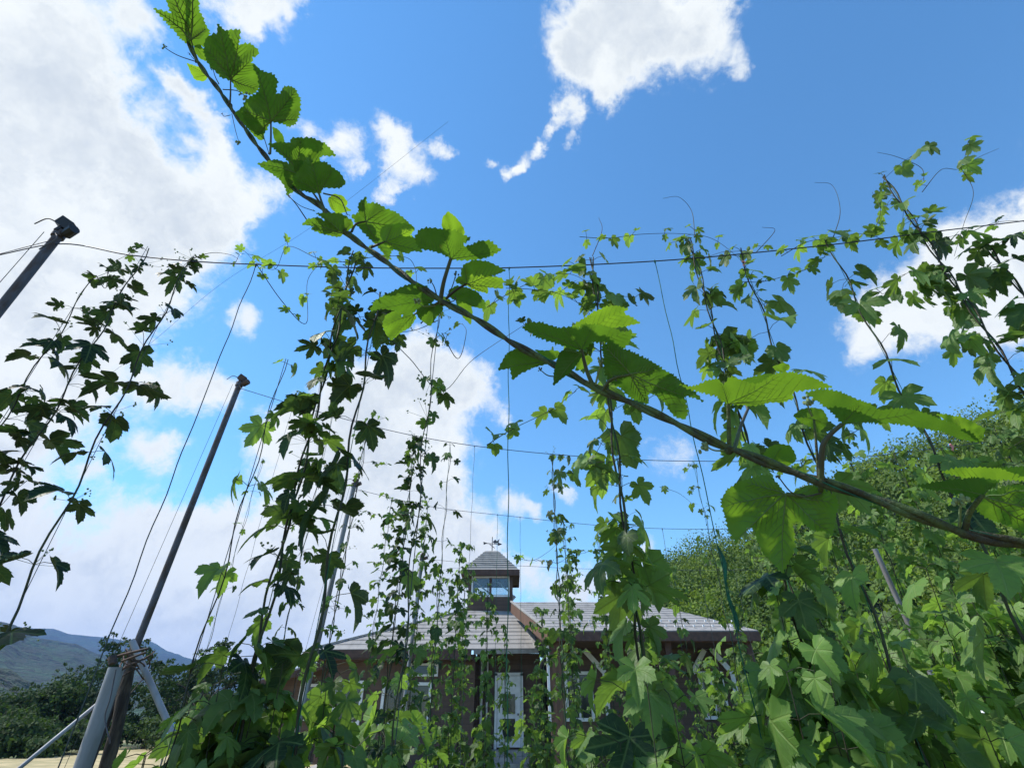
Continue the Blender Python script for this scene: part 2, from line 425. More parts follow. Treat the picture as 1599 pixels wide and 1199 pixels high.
def leaf_template(kind, m, rings, serr, fold, droop, rip, seed):
    L, full = leaf_outline(kind, m, serr)
    rg = np.random.default_rng(seed)
    th = np.radians([a for a, r in full]); rr = np.array([r for a, r in full]); n = len(full)
    V = [(0, 0, 0)]; UV = [(0, 0)]
    la = np.radians([x for a, _ in L for x in ((a, -a) if a else (a,))])
    dmin = np.min(np.abs(th[:, None] - la[None, :]), axis=1)
    ph = rg.uniform(0, 6.28)
    for k in range(1, rings + 1):
        f = (k / rings) ** .85
        x = np.sin(th) * rr * f; y = np.cos(th) * rr * f; r = rr * f
        z = fold * np.abs(x) * .5 + .20 * np.minimum(dmin, .5) * r - droop * (.9 * np.maximum(y, 0) ** 2 + .55 * x * x) + rip * np.sin(th * 5 + ph) * r * f
        for i in range(n): V.append((x[i], y[i], z[i])); UV.append((x[i], y[i]))
    F = [(0, 1 + i, 1 + (i + 1) % n) for i in range(n - 1)]
    Q = []
    for k in range(rings - 1):
        a = 1 + k * n; b = a + n
        for i in range(n - 1): Q.append((a + i, b + i, b + i + 1)); Q.append((a + i, b + i + 1, a + i + 1))
    F = [(f[0], f[2], f[1]) for f in F] + [(q[0], q[2], q[1]) for q in Q]
    return np.array(V, dtype=np.float32), np.array(UV, dtype=np.float32), np.array(F, dtype=np.int32)

KINDS = ['five', 'three', 'deep', 'heart', 'trident']
TPL = {}
for lod, (m_, rg_, se_) in {'hi': (8, 3, .10), 'mid': (4, 3, .07), 'lo': (2, 2, 0)}.items():
    for ki in KINDS:
        TPL[lod, ki] = [leaf_template(ki, m_, rg_, se_, fo, dr, ri, 5 * i) for i, (fo, dr, ri) in
                        enumerate([(.25, .25, .03), (.55, .5, .04), (-.2, .45, .05), (.9, .2, .03), (.1, .8, .06), (1.2, .55, .05), (-.5, .2, .07), (.4, -.15, .05)])]

def put_leaf(mb, pos, direc, up, size, tone, lod='mid', kind=None, mi=0, width=1.0):
    ki = kind or KINDS[int(RNG.choice(5, p=[.36, .32, .08, .18, .06]))]
    V, UV, F = TPL[lod, ki][int(RNG.integers(8))]; width = width * RNG.uniform(.78, 1.12)
    d = direc / (np.linalg.norm(direc) + 1e-9)
    n = up - d * np.dot(up, d); n /= np.linalg.norm(n) + 1e-9
    sdv = np.cross(d, n)
    M3 = np.stack([sdv * width, d, n], axis=0) * size
    A = np.empty_like(V); A[:, :2] = UV; A[:, 2] = tone
    mb.add(V @ M3.astype(np.float32) + np.asarray(pos, dtype=np.float32), F, mi, A)

# ------------------------------------------------------------------ one hop bine on its string
def rv(s): return RNG.normal(0, s, 3)
def leaf_pair(fol, pet, P, az, size, tone, lod, plen, droop, sticks=True):
    for sgn in (0, math.pi):
        if RNG.random() < .06: continue
        a = az + sgn + RNG.normal(0, .35)
        o = np.array([math.cos(a), math.sin(a), 0.])
        s = size * RNG.uniform(.65, 1.2); pl = plen * RNG.uniform(.6, 1.3)
        J = P + o * pl + np.array([0, 0, pl * RNG.uniform(-.1, .55)])
        mid = (P + J) / 2 + np.array([0, 0, pl * .12])
        if sticks: pet.tube([P, mid, J], .0011 if lod != 'lo' else .0012, 3, 1, cap=False)
        dr = RNG.normal(droop, .28)
        d = o * math.cos(dr) + np.array([0, 0, -math.sin(dr)]) + rv(.12)
        up = np.array([0, 0, 1.]) * math.cos(dr) + o * math.sin(dr) + rv(.22)
        put_leaf(fol, J, d, up, s, float(np.clip(tone + RNG.normal(0, .2), 0, 1)), lod)

def bine(label, px, py, Y, zt, zb=.15, size=.085, step=.13, tone=.4, lod='hi', plen=.06, droop=.8, lush=0.0, cat='hop plant',
         group=None, twine='twine_green', runners=(), buds=False, stem_r=.0035, wob=.008, taper=True, sparse_below=None, spread=1.0, lean=0.0):
    X = at(px, py, Y).x
    root = empty('hop_bine', (X, Y, 0))
    tag(root, label, cat, group or 'hop bines climbing the strings')
    fol, st = MB(), MB()
    ph = RNG.uniform(0, 6.28); n = max(8, int((zt) / .05))
    zs = np.linspace(0, zt, n)
    wobx = lambda z: X + lean * (zt - z) + wob * math.cos(ph + z * 17) + .004 * math.sin(z * 2.1 + ph)
    woby = lambda z: Y + wob * math.sin(ph + z * 17) + .004 * math.cos(z * 1.7 + ph)
    st.tube([(wobx(z), woby(z), z) for z in zs], np.linspace(stem_r * 1.3, stem_r * .6, n), 5 if lod != 'lo' else 4, 0)
    if lush > .5: st.tube([(X * 2 - wobx(z) + .0, Y * 2 - woby(z), z) for z in zs], stem_r * .8, 4, 0)
    az = RNG.uniform(0, 6.28); z = zt - .02
    while z > zb:
        f = (zt - z) / max(zt - zb, .01)
        sz = size * (min(1, .45 + f * 4) if taper else 1)
        P = np.array([wobx(z), woby(z), z])
        leaf_pair(fol, st, P, az, sz, tone, lod, plen * (min(1, .5 + f * 4) if taper else 1), droop)
        if RNG.random() < lush:   # side shoot with small leaves
            for q in range(1 + int(RNG.random() < lush - .4) + int(RNG.random() < lush - .9)):
                a = RNG.uniform(0, 6.28); ln = RNG.uniform(.05, .20) * spread
                E = P + np.array([math.cos(a) * ln, math.sin(a) * ln, RNG.uniform(-.05, .07)])
                st.tube([P, (P + E) / 2 + np.array([0, 0, .015]), E], .0011, 3, 1, cap=False)
                leaf_pair(fol, st, (P + E) / 2, a + 1.3, size * .6, tone + .05, lod, plen * .45, droop)
                leaf_pair(fol, st, E, a, size * .7, tone + .1, lod, plen * .4, droop)
        if buds and RNG.random() < buds:
            for q in range(int(RNG.integers(2, 6))):
                a = RNG.uniform(0, 6.28); ln = RNG.uniform(.03, .09)
                E = P + np.array([math.cos(a) * ln, math.sin(a) * ln, RNG.uniform(-.01, .05)])
                fol.tube([P, E], .0006, 3, 1, cap=False)
                for _ in range(3): fol.blob(E + rv(.006), RNG.uniform(.0022, .0042), 1, 5, 4)
        az += 1.57 + RNG.normal(0, .25); z -= step * RNG.uniform(.75, 1.3)
    for (pts, lf, lsz, ltone) in runners:
        C = curve([at(a, b, Y + (RNG.uniform(-.03, .03) if i else 0)) for i, (a, b) in enumerate(pts)], 8)
        st.tube(C, np.linspace(.0018, .0008, len(C)), 4, 0)
        for k in np.linspace(2, len(C) - 2, lf).astype(int) if lf else ():
            leaf_pair(fol, st, np.array(C[k]), RNG.uniform(0, 6.28), lsz, ltone, lod, .025, droop * .6)
    st.build('stem', [M['stem'], M['stem']], root)
    fol.build('foliage', [M['leaf'], M['bud']], root)
    tw = MB(); tw.tube([(X + lean * zt, Y, 0), (X + .003, Y, zt / 2), (X, Y, zt)], .0013, 4); tw.build('support_string', M[twine], root)
    return root

def string(label, px, py, Y, zt, m='twine_green', r=.0013, zb=0, young=()):
    X = at(px, py, Y).x
    mb = MB(); n = 60
    mb.tube([(X + .002 * math.sin(k), Y + .002 * math.cos(k * 1.3), zb + (zt - zb) * k / n) for k in range(n + 1)], r, 5)
    for k in range(5): mb.blob((X, Y, zt - .003 * k), r * 2.4, 0, 5, 4)
    o = mb.build('climbing_string', M[m]); tag(o, label, 'string', 'strings hung from the trellis wires')
    return o

# ================================================================== SETTING
# ground
g = MB(); NR, NA = 40, 72
V = [(0, 0, 0)]; F = []
for i in range(1, NR + 1):
    r = 4200 * (i / NR) ** 3 + 2.2 * i
    for j in range(NA):
        a = 2 * math.pi * j / NA; x, y = r * math.sin(a), r * math.cos(a)
        V.append((x, y, .05 * noise.noise(Vector((x * .2, y * .2, 0))) if r < 60 else -.05))
for j in range(NA): F.append((0, 1 + (j + 1) % NA, 1 + j))
g.add(V, F); F = []
for i in range(NR - 1):
    for j in range(NA):
        a = 1 + i * NA + j; b = 1 + i * NA + (j + 1) % NA; F.append((a, b, b + NA, a + NA))
g.f.append(np.array(F, dtype=np.int32)); g.m.append(np.zeros(len(F), dtype=np.int32))
tag(g.build('ground', M['ground']), kind='structure')
f_ = MB(); nn = 24
V = []; F = []
for i in range(nn + 1):
    for j in range(nn + 1):
        u, v_ = i / nn, j / nn
        x = -18 + 14 * u; y = 13 + 15.5 * v_ + .5 * math.sin(u * 9)
        V.append((x, y, .10 + .03 * noise.noise(Vector((x, y, 0)))))
for i in range(nn):
    for j in range(nn): a = i * (nn + 1) + j; F.append((a, a + nn + 1, a + nn + 2, a + 1))
f_.add(V, F); tag(f_.build('field', M['straw']), kind='structure')

# far mountains and hills: terrain strips with ridge lines at their true distance
def ridge(name, sil, dist, depth, base=0.0, amp=1.0, seg=160, rows=14, sc=.02, m='slope'):
    """sil: list of (px, py) on the skyline"""
    pts = []
    for (px, py) in sil:
        d = ray(px, py); k = dist / math.hypot(d.x, d.y); pts.append((math.atan2(d.x, d.y), CAM.z + d.z * k))
    az = np.linspace(pts[0][0], pts[-1][0], seg); zz = np.interp(az, [p[0] for p in pts], [p[1] for p in pts])
    mb = MB(); V = []; F = []
    for i in range(seg):
        for j in range(rows + 1):
            v_ = j / rows
            if v_ <= .7: t = v_ / .7; r = dist - depth * (1 - t); z = base + (zz[i] - base) * (t ** .8)
            else: t = (v_ - .7) / .3; r = dist + depth * .5 * t; z = base + (zz[i] - base) * (1 - .5 * t)
            x, y = r * math.sin(az[i]), r * math.cos(az[i])
            nz = noise.fractal(Vector((x * sc, y * sc, 3.1)), 1, 2.1, 5)
            nz += .30 * noise.noise(Vector((x * sc * 4, y * sc * 4, 1)))
            z += nz * amp * (t if v_ <= .7 else 1) * (.25 if abs(v_ - .7) < .03 else 1)
            V.append((x, y, z if j else base - 2))
    for i in range(seg - 1):
        for j in range(rows): a = i * (rows + 1) + j; F.append((a, a + rows + 1, a + rows + 2, a + 1))
    mb.add(V, F); o = mb.build(name, M[m]); tag(o, kind='structure'); return o
ridge('mountains', [(-700, 880), (-400, 930), (-200, 960), (0, 972), (40, 979), (85, 979), (110, 988), (165, 994), (230, 1010), (300, 1030), (380, 1052), (500, 1080), (700, 1105), (900, 1110), (1300, 1100)],
      2100, 900, 0, 30, 420, 60, .004)
ridge('mountains', [(-700, 900), (-300, 950), (-60, 955), (0, 968), (25, 974), (45, 992), (80, 998), (120, 1004), (170, 1030), (210, 1052), (300, 1072), (450, 1090), (640, 1108)],
      900, 520, 0, 15, 420, 80, .010)
ridge('hills', [(-900, 1000), (-300, 1040), (-100, 1044), (0, 1052), (60, 1068), (110, 1088), (170, 1110), (260, 1125), (420, 1130)], 240, 120, 0, 6, 300, 40, .03)

# wooded hillside on the right
HS = [(985, 935), (1012, 908), (1050, 886), (1090, 870), (1130, 862), (1180, 836), (1250, 782), (1320, 735), (1370, 716), (1420, 706), (1480, 690), (1530, 668), (1599, 640), (1700, 590), (1900, 520)]
def hill_pt(u, v_):               # u along skyline 0..1, v 0 (foot) .. 1 (crest)
    f = u * (len(HS) - 1); i = min(int(f), len(HS) - 2); t = f - i
    px = HS[i][0] * (1 - t) + HS[i + 1][0] * t; py = HS[i][1] * (1 - t) + HS[i + 1][1] * t
    d = ray(px, py); hd = math.hypot(d.x, d.y); D1 = 62 - 14 * u; D0 = 27 - 12 * u
    zc = CAM.z + d.z * D1 / hd - 1.6
    r = D0 + (D1 - D0) * v_; a = math.atan2(d.x, d.y)
    return Vector((r * math.sin(a), r * math.cos(a), zc * v_ ** 1.05))
hb = MB(); V = []; F = []; NU, NV = 60, 24
for i in range(NU + 1):
    for j in range(NV + 4):
        v_ = j / NV; p = hill_pt(i / NU, min(v_, 1))
        if v_ > 1: p = p * (1 + (v_ - 1) * 1.2); p.z *= .96
        p.z += .6 * noise.noise(p * .15) - (.6 if j == 0 else 0); V.append(tuple(p))
for i in range(NU):
    for j in range(NV + 3): a = i * (NV + 4) + j; F.append((a, a + NV + 4, a + NV + 5, a + 1))
hb.add(V, F); tag(hb.build('hillside', M['slope']), kind='structure')

def clump_cards(mb, centres, radii, per, size, tone0, mi=0, squash=.8):
    """leafy sprays: many small bent leaf faces over the surface of each clump"""
    for c, r, tn in zip(centres, radii, tone0):
        n = per
        u = RNG.normal(0, 1, (n, 3)); u /= np.linalg.norm(u, axis=1, keepdims=True)
        u[:, 2] = np.where(u[:, 2] < -.35, -u[:, 2], u[:, 2])
        lump = 1 + .28 * np.sin(u[:, 0] * 5 + c[0] * 3) * np.cos(u[:, 1] * 6 + c[1] * 2) + .15 * np.sin(u[:, 2] * 9 + c[0])
        P = np.array(c) + u * (r * lump * RNG.uniform(.72, 1.06, n))[:, None] * np.array([1, 1, squash])
        nrm = u + RNG.normal(0, .55, (n, 3)); nrm /= np.linalg.norm(nrm, axis=1, keepdims=True)
        t = np.cross(nrm, RNG.normal(0, 1, (n, 3))); t /= np.linalg.norm(t, axis=1, keepdims=True) + 1e-9
        b = np.cross(nrm, t)
        s_ = size * RNG.uniform(.6, 1.4, n)[:, None]
        A_ = P - t * s_; B_ = P + b * s_ * .55 - nrm * s_ * .12; C_ = P + t * s_ - nrm * s_ * .35; D_ = P - b * s_ * .55 - nrm * s_ * .12
        Vv = np.stack([A_, B_, C_, D_], 1).reshape(-1, 3); base = np.arange(n)[:, None] * 4
        Ff = np.concatenate([base + np.array([[0, 1, 2]]), base + np.array([[0, 2, 3]])])
        tn_ = np.clip(tn + RNG.normal(0, .16, n), 0, 1)
        A = np.zeros_like(Vv); A[:, 2] = np.repeat(tn_, 4)
        mb.add(Vv, Ff, mi, A)

fo = MB(); cs = []; rs = []; ts = []
for k in range(360):
    u, v_ = RNG.uniform(0, 1), RNG.uniform(0, 1) ** .8
    p = hill_pt(u, v_); r = RNG.uniform(1.3, 3.1) * (.65 + .35 * v_)
    cs.append((p.x, p.y, p.z + r * .5)); rs.append(r); ts.append(float(np.clip(RNG.normal(.45, .42), 0, 1)))
clump_cards(fo, cs, rs, 560, .12, ts)
tag(fo.build('forest', M['leaf_far']), 'dense green forest covering the hillside behind the hops', 'forest', kind='stuff')

def tree(label, x, y, h, cr, name='broadleaf_tree', per=260, size=.10, n=16, tone=.4, airy=0.0, group='trees along the field edge'):
    root = empty(name, (x, y, 0)); tag(root, label, 'tree', group)
    tr = MB(); lean = RNG.uniform(-.05, .05)
    tr.tube([(x, y, -.1), (x + lean * h * .4, y, h * .3), (x + lean * h, y, h * .62)], [.05 * cr + .06, .04 * cr + .04, .02], 7)
    cs = []; rs = []; ts = []
    for k in range(n):
        a = RNG.uniform(0, 6.28); q = RNG.uniform(0, 1) ** .5; zz = RNG.uniform(.12, 1)
        wdt = cr * (math.sin(math.pi * min(.93, .15 + zz * .80)) ** .7) * q
        r = cr * RNG.uniform(.26, .46) * (1 - airy * .45)
        c = (x + math.cos(a) * wdt, y + math.sin(a) * wdt, min(h - r * .75, h * (.10 + .86 * zz)))
        cs.append(c); rs.append(r); ts.append(float(np.clip(tone + RNG.normal(0, .2), 0, 1)))
        if k % 2 == 0: tr.tube([(x + lean * h * .4, y, h * .3), ((x + c[0]) / 2, (y + c[1]) / 2, h * .35 + c[2] * .3), c], [.04, .03, .012], 5)
    cr_ = MB(); clump_cards(cr_, cs, rs, per, size, ts)
    # loose sprays on the outline
    for k in range(int(14 + airy * 60)):
        i = int(RNG.integers(len(cs))); u = RNG.normal(0, 1, 3); u /= np.linalg.norm(u); u[2] = abs(u[2])
        P = np.array(cs[i]) + u * rs[i]; E = P + u * RNG.uniform(.2, .5) + np.array([0, 0, .12])
        cr_.tube([P - u * .3, E], .008, 3, 1)
        clump_cards(cr_, [tuple(P * .4 + E * .6)], [.16], 14, size * .9, [tone])
    tr.build('trunk', M['trunk'], root); cr_.build('crown', [M['leaf_tree'], M['trunk']], root); return root
TREES = [  # px, top py, Y, width m, label, tone, airy
    (-60, 1065, 33, 3.4, 'bushy tree cut by the left edge of the photo, beyond the thin slanting pole', .35, 0),
    (45, 1085, 34, 3.0, 'low dark bushy tree behind the thin slanting pole, near the left edge', .35, .1),
    (110, 1072, 33, 2.6, 'round dark green tree just left of the thick grey white pipe', .35, .1),
    (225, 990, 31, 2.3, 'tall airy tree rising behind the joint where the poles are tied', .28, 1),
    (345, 998, 31, 2.4, 'feathery tree with open top right of the tied poles, against pale cloud', .25, 1),
    (290, 1040, 34, 2.4, 'mid height dense tree between the two airy trees', .3, .4),
    (165, 1040, 35, 2.2, 'narrow dark tree peeping between the left mountains and the thick grey pipe', .3, .5),
    (420, 1045, 33, 2.6, 'tree half hidden by hop leaves left of the house gable', .3, .3),
    (15, 1118, 29, 2.2, 'lighter low shrub at the field edge by the bottom left corner', .55, 0),
    (150, 1128, 29, 1.9, 'small round shrub at the field edge behind the thick grey pipe', .5, 0),
    (240, 1118, 29.5, 2.0, 'shrub behind the blue cone at the field edge', .5, 0),
    (10, 1128, 23, 1.7, 'nearest low shrub in the bottom left corner, before the field', .45, 0),
    (88, 1146, 24, 1.5, 'small shrub between the thin slanting pole and the thick pipe', .5, 0),
    (325, 1110, 29, 2.2, 'bright green shrub right of the blue cone, behind the slanting brace', .6, 0)]
for (px, py, Y, wd, lb, tn, ai) in TREES:
    p = at(px, py, Y); tree(lb, p.x, Y, p.z, wd, n=20 if wd > 2.3 else 14, tone=tn, airy=ai, per=420 if ai < .5 else 200, size=.085, name='broadleaf_tree' if wd >= 2.3 else 'shrub')

# ================================================================== HOUSE
hs = empty('wooden_house', (0, 20, 0))
tag(hs, 'brown board house with grey roofs and a small bell tower, behind the hops', 'house')
def part(name, m, parent=hs, smooth=False): 
    return lambda mb: mb.build(name, m, parent, smooth)
LZ = 3.12
mb = MB(); mb.span(-6.2, -1.25, 19.6, 27, 0, LZ); o_wall = mb.build('wall', M['siding'], hs, False)
mb = MB(); mb.span(-1.25, 1.0, 20.4, 27, 0, LZ + .1); mb.build('wall', M['siding'], hs, False)
mb = MB(); mb.span(1.22, 7.0, 18.6, 27, 0, 3.3); mb.build('wall', M['siding'], hs, False)
mb = MB(); mb.polys([(-7.4, 20.5, 0), (-6.2, 20.5, 0), (-6.2, 20.5, 2.85), (-8.2, 20.5, 2.35), (-8.2, 20.5, 0), (-6.2, 26, 0), (-6.2, 26, 2.85), (-8.2, 26, 2.35), (-8.2, 26, 0)],
                    [(4, 1, 2, 3), (4, 3, 7, 8), (5, 6, 2, 1)]); mb.build('side_wall', M['siding'], hs, False)
# roofs with thickness
def slab(pts, th, name, m, parent=hs):
    P = [Vector(p) for p in pts]; n = (P[1] - P[0]).cross(P[2] - P[0]).normalized()
    if n.z < 0: n = -n
    V = [tuple(p) for p in P] + [tuple(p - n * th) for p in P]; k = len(P)
    F = [tuple(range(k)), tuple(range(2 * k - 1, k - 1, -1))] + [(i, i + k, (i + 1) % k + k, (i + 1) % k) for i in range(k)]
    q = MB(); q.polys(V, F); return q.build(name, m, parent, False)
A0, A1 = Vector((-6.7, 18.9, 3.2)), Vector((.86, 19.5, 3.3)); PK0, PK1 = Vector((-.9, 24, 5.5)), Vector((.12, 24, 5.5))
slab([A0, A1, PK1, PK0], .06, 'roof', M['roof'])
slab([A0, PK0, Vector((-6.7, 29, 3.2))], .06, 'roof', M['roof'])
slab([(-8.7, 19.9, 2.38), (-6.3, 19.9, 3.02), (-6.3, 26, 3.02), (-8.7, 26, 2.38)], .09, 'side_roof', M['roof'])
slab([(-8.75, 19.82, 2.30), (-6.3, 19.82, 2.95), (-6.3, 19.9, 2.95), (-8.75, 19.9, 2.30)], .2, 'side_fascia', M['fascia'])
# stepped grey seams of the metal roof
def seams(a0, a1, b0, b1, n, name='roof_seam'):
    q = MB()
    for i in range(1, n):
        t = i / n; q.beam(a0.lerp(b0, t) + Vector((0, 0, .022)), a1.lerp(b1, t) + Vector((0, 0, .022)), .02, .012)
    return q.build(name, M['roof'], hs, False)
seams(A0, A1, PK0, PK1, 13)
mb = MB(); mb.beam(A1 + Vector((0, 0, .03)), PK1 + Vector((0, 0, .03)), .16, .05); mb.beam(A0 + Vector((0, 0, .03)), PK0 + Vector((0, 0, .03)), .14, .05); mb.build('hip_cap', M['concrete'], hs, False)
mb = MB(); mb.beam((-6.7, 18.86, 3.06), (-1.35, 18.96, 3.08), .05, .24); mb.build('fascia', M['fascia'], hs, False)
mb = MB(); mb.span(-6.65, -1.3, 18.9, 19.7, 2.90, 2.95); mb.build('soffit', M['fascia'], hs, False)
mb = MB(); mb.beam((-1.3, 19.30, 3.15), (.9, 19.46, 3.2), .06, .12); mb.build('gutter', M['concrete'], hs, False)
mb = MB(); mb.tube([(-1.05, 19.6, 3.1), (-1.05, 20.2, 2.9), (-1.05, 20.3, 0)], .05, 8); mb.tube([(-.86, 19.6, 3.1), (-.86, 20.25, 2.9), (-.86, 20.3, .3)], .035, 8); mb.build('downpipe', M['white'], hs)
# right wing roof, rake, soffits
E0, E1 = Vector((1.08, 16.2, 3.42)), Vector((7.15, 16.2, 3.42)); G0, G1 = Vector((.02, 22, 5.22)), Vector((5.25, 22, 5.22))
slab([E0, E1, G1, G0], .06, 'roof', M['roof']); slab([E1, (7.15, 27, 3.42), G1], .06, 'roof', M['roof'])
seams(E0, E1, G0, G1, 12)
sg0 = None
for i in range(20):                # snow guards: short studs on the eave
    x = 1.5 + i * .28; 
    for t in (.06, .2):
        p = Vector((x + (.09 if t > .1 else 0), 16.2 + 5.8 * t, 3.42 + 1.8 * t + .06))
        if sg0 is None: q = MB(); q.box((0, 20, 0), (.02, .03, .03)); sg0 = q.build('snow_guard', M['white'], hs, False); so_ = sg0
        else: so_ = sg0.copy(); COL.objects.link(so_); so_.parent = hs
        so_.location = p - Vector((0, 20, 0))
mb = MB(); mb.beam(E0 + Vector((0, -.02, -.16)), E1 + Vector((0, -.02, -.16)), .05, .24); mb.build('fascia', M['fascia'], hs, False)
mb = MB(); mb.beam(E0 + Vector((-.05, 0, .03)), G0 + Vector((-.05, 0, .03)), .1, .05); mb.build('rake_flashing', M['concrete'], hs, False)
mb = MB(); mb.beam(E0 + Vector((-.04, 0, -.2)), G0 + Vector((-.04, 0, -.2)), .05, .38); mb.build('rake_board', M['warmwood'], hs, False)
mb = MB(); mb.polys([(1.12, 16.6, 3.3), (1.12, 22, 3.2), (.12, 21.9, 5.1), (1.22, 18.6, 3.3)], [(0, 1, 2), ]); mb.build('gable_side', M['siding'], hs, False)
mb = MB(); mb.beam((1.15, 16.5, 2.95), (1.6, 16.5, 3.3), .09, .12); mb.beam((1.15, 16.45, 3.27), (7.0, 16.45, 3.2), .12, .16); mb.build('porch_beam', M['warmwood'], hs, False)
mb = MB(); mb.span(1.2, 7.05, 16.3, 18.6, 3.19, 3.24); mb.build('soffit', M['fascia'], hs, False)
for i, (x, m_, wd) in enumerate([(1.28, 'warmwood', .2), (4.55, 'fascia', .09), (6.9, 'fascia', .09)]):
    mb = MB(); mb.span(x - wd, x + wd, 16.5, 16.5 + 2 * wd, 0, 3.18); mb.build('post', M[m_], hs, False)
mb = MB(); mb.span(1.0, 1.07, 16.48, 16.6, 1.0, 3.1); mb.build('white_trim', M['white'], hs, False)
# windows
def window(x0, x1, z0, z1, y, mull=1, m='glass', parent=hs, fr=.09, transom=0):
    q = MB(); q.span(x0 + .01, x1 - .01, y - .035, y - .02, z0 + .01, z1 - .01); wo = q.build('window', M[m], parent, False)
    q = MB()
    for a, b, c, d in ((x0 - fr, x1 + fr, z1, z1 + fr), (x0 - fr, x1 + fr, z0 - fr, z0), (x0 - fr, x0, z0, z1), (x1, x1 + fr, z0, z1)):
        q.span(a, b, y - .09, y - .002, c, d)
    for k in range(mull):
        xm = x0 + (x1 - x0) * (k + 1) / (mull + 1); q.span(xm - .03, xm + .03, y - .07, y - .01, z0, z1)
    if transom: q.span(x0, x1, y - .07, y - .01, transom, transom + .05)
    q.build('frame', M['white'], wo, False); return wo
window(-5.75, -5.0, 1.2, 2.25, 19.6, 0); window(-4.2, -2.75, 1.18, 2.2, 19.6, 1); window(-3.4, -2.55, 2.52, 2.78, 19.6, 0, fr=.06)
window(-7.25, -6.6, 1.3, 2.2, 20.5, 0)
window(1.75, 2.45, 1.3, 2.45, 18.6, 1); window(6.0, 6.6, 1.35, 2.45, 18.6, 1)
for (xa, xb) in ((1.5, 2.95), (5.75, 7.0)):
    xm = (xa + xb) / 2; q = MB()
    q.beam((xa, 18.5, 2.5), (xm - .12, 18.5, 3.15), .06, .15); q.beam((xb, 18.5, 2.5), (xm + .12, 18.5, 3.15), .06, .15)
    q.span(xb - .07, xb + .07, 18.47, 18.53, 1.3, 2.46); q.build('chevron_trim', M['white'], hs, False)
# door
dq = MB(); dq.span(-.50, .28, 20.30, 20.38, .50, 2.52); dr = dq.build('door', M['white'], hs, False)
q = MB(); q.span(-.32, .10, 20.27, 20.305, 1.42, 1.98); q.build('glass_panel', M['glass'], dr, False)
q = MB(); V = [(-.32, 20.28, 1.28), (.10, 20.28, 1.28)] + [(.10 - .21 + .21 * math.cos(a), 20.28, .95 - .27 * math.sin(a)) for a in np.linspace(0, math.pi, 9)]
q.polys(V, [tuple(range(len(V)))]); q.build('glass_panel', M['glass'], dr, False)
q = MB(); q.blob((.20, 20.24, 1.4), .035); q.build('handle', M['steel'], dr)
q = MB(); q.span(-.60, -.51, 20.26, 20.38, .45, 2.6); q.span(.29, .38, 20.26, 20.38, .45, 2.6); q.span(-.60, .38, 20.26, 20.38, 2.53, 2.62); q.build('door_frame', M['white'], hs, False)
q = MB(); q.span(-1.15, .9, 19.7, 20.4, 0, .44); q.span(-1.15, .9, 19.3, 19.7, 0, .30); q.span(-1.2, .95, 18.9, 19.3, 0, .15); q.build('steps', M['concrete'], hs, False)
# bell tower
tx, ty = -.93, 24.0
tw_ = MB(); hw = .96
tw_.span(tx - hw, tx + hw, ty - hw, ty + hw, 4.6, 5.62)
for sx in (-1, 1):
    for sy in (-1, 1): tw_.span(tx + sx * hw - (.18 if sx > 0 else 0), tx + sx * hw + (.18 if sx < 0 else 0), ty + sy * hw - (.18 if sy > 0 else 0), ty + sy * hw + (.18 if sy < 0 else 0), 5.62, 6.62)
tw_.span(tx - hw, tx + hw, ty - hw, ty - hw + .1, 6.44, 6.62); tw_.span(tx - hw, tx + hw, ty + hw - .1, ty + hw, 6.5, 6.62)
tow = tw_.build('bell_tower', M['siding'], hs, False)
q = MB(); rw = 1.24; zb_ = 6.66; zt_ = 7.72
V = [(tx - rw, ty - rw, zb_), (tx + rw, ty - rw, zb_), (tx + rw, ty + rw, zb_), (tx - rw, ty + rw, zb_), (tx - .3, ty - .3, zt_), (tx + .3, ty - .3, zt_), (tx + .3, ty + .3, zt_), (tx - .3, ty + .3, zt_)]
q.polys(V, [(0, 1, 5, 4), (1, 2, 6, 5), (2, 3, 7, 6), (3, 0, 4, 7), (4, 5, 6, 7)])
for i in range(1, 9):
    t = i / 9; a = Vector(V[0]).lerp(Vector(V[4]), t); b = Vector(V[1]).lerp(Vector(V[5]), t); q.beam(a + Vector((0, -.01, .01)), b + Vector((0, -.01, .01)), .02, .035, 0)
q.build('tower_roof', M['roof'], tow, False)
q = MB()
for (a, b) in (((-rw, -rw), (rw, -rw)), ((rw, -rw), (rw, rw)), ((-rw, -rw), (-rw, rw)), ((-rw, rw), (rw, rw))):
    q.beam((tx + a[0], ty + a[1], zb_ - .11), (tx + b[0], ty + b[1], zb_ - .11), .05, .24)
q.span(tx - rw + .03, tx + rw - .03, ty - rw + .03, ty + rw - .03, zb_ - .16, zb_ - .12); q.build('tower_eave', M['fascia'], tow, False)
q = MB()
for x0, x1 in ((-.74, -.05), (.05, .74)): q.span(tx + x0, tx + x1, ty - hw + .02, ty - hw + .03, 5.68, 6.38)
q.build('tower_window', M['pane'], tow, False)
q = MB(); y = ty - hw - .03
q.span(tx - .82, tx + .82, y, y + .05, 5.61, 5.68); q.span(tx - .82, tx + .82, y, y + .05, 6.38, 6.45); q.span(tx - .82, tx - .75, y, y + .05, 5.68, 6.38); q.span(tx + .75, tx + .82, y, y + .05, 5.68, 6.38)
q.build('window_frame', M['white'], tow, False)
q = MB(); q.span(tx - .05, tx + .05, y + .005, y + .05, 5.68, 6.38); q.build('mullion', M['fascia'], tow, False)
q = MB()
for k in range(7):
    x0 = tx - .95 + k * .28; q.beam((x0, ty + hw - .03, 5.63), (x0 + .34, ty + hw - .03, 6.0), .03, .13)
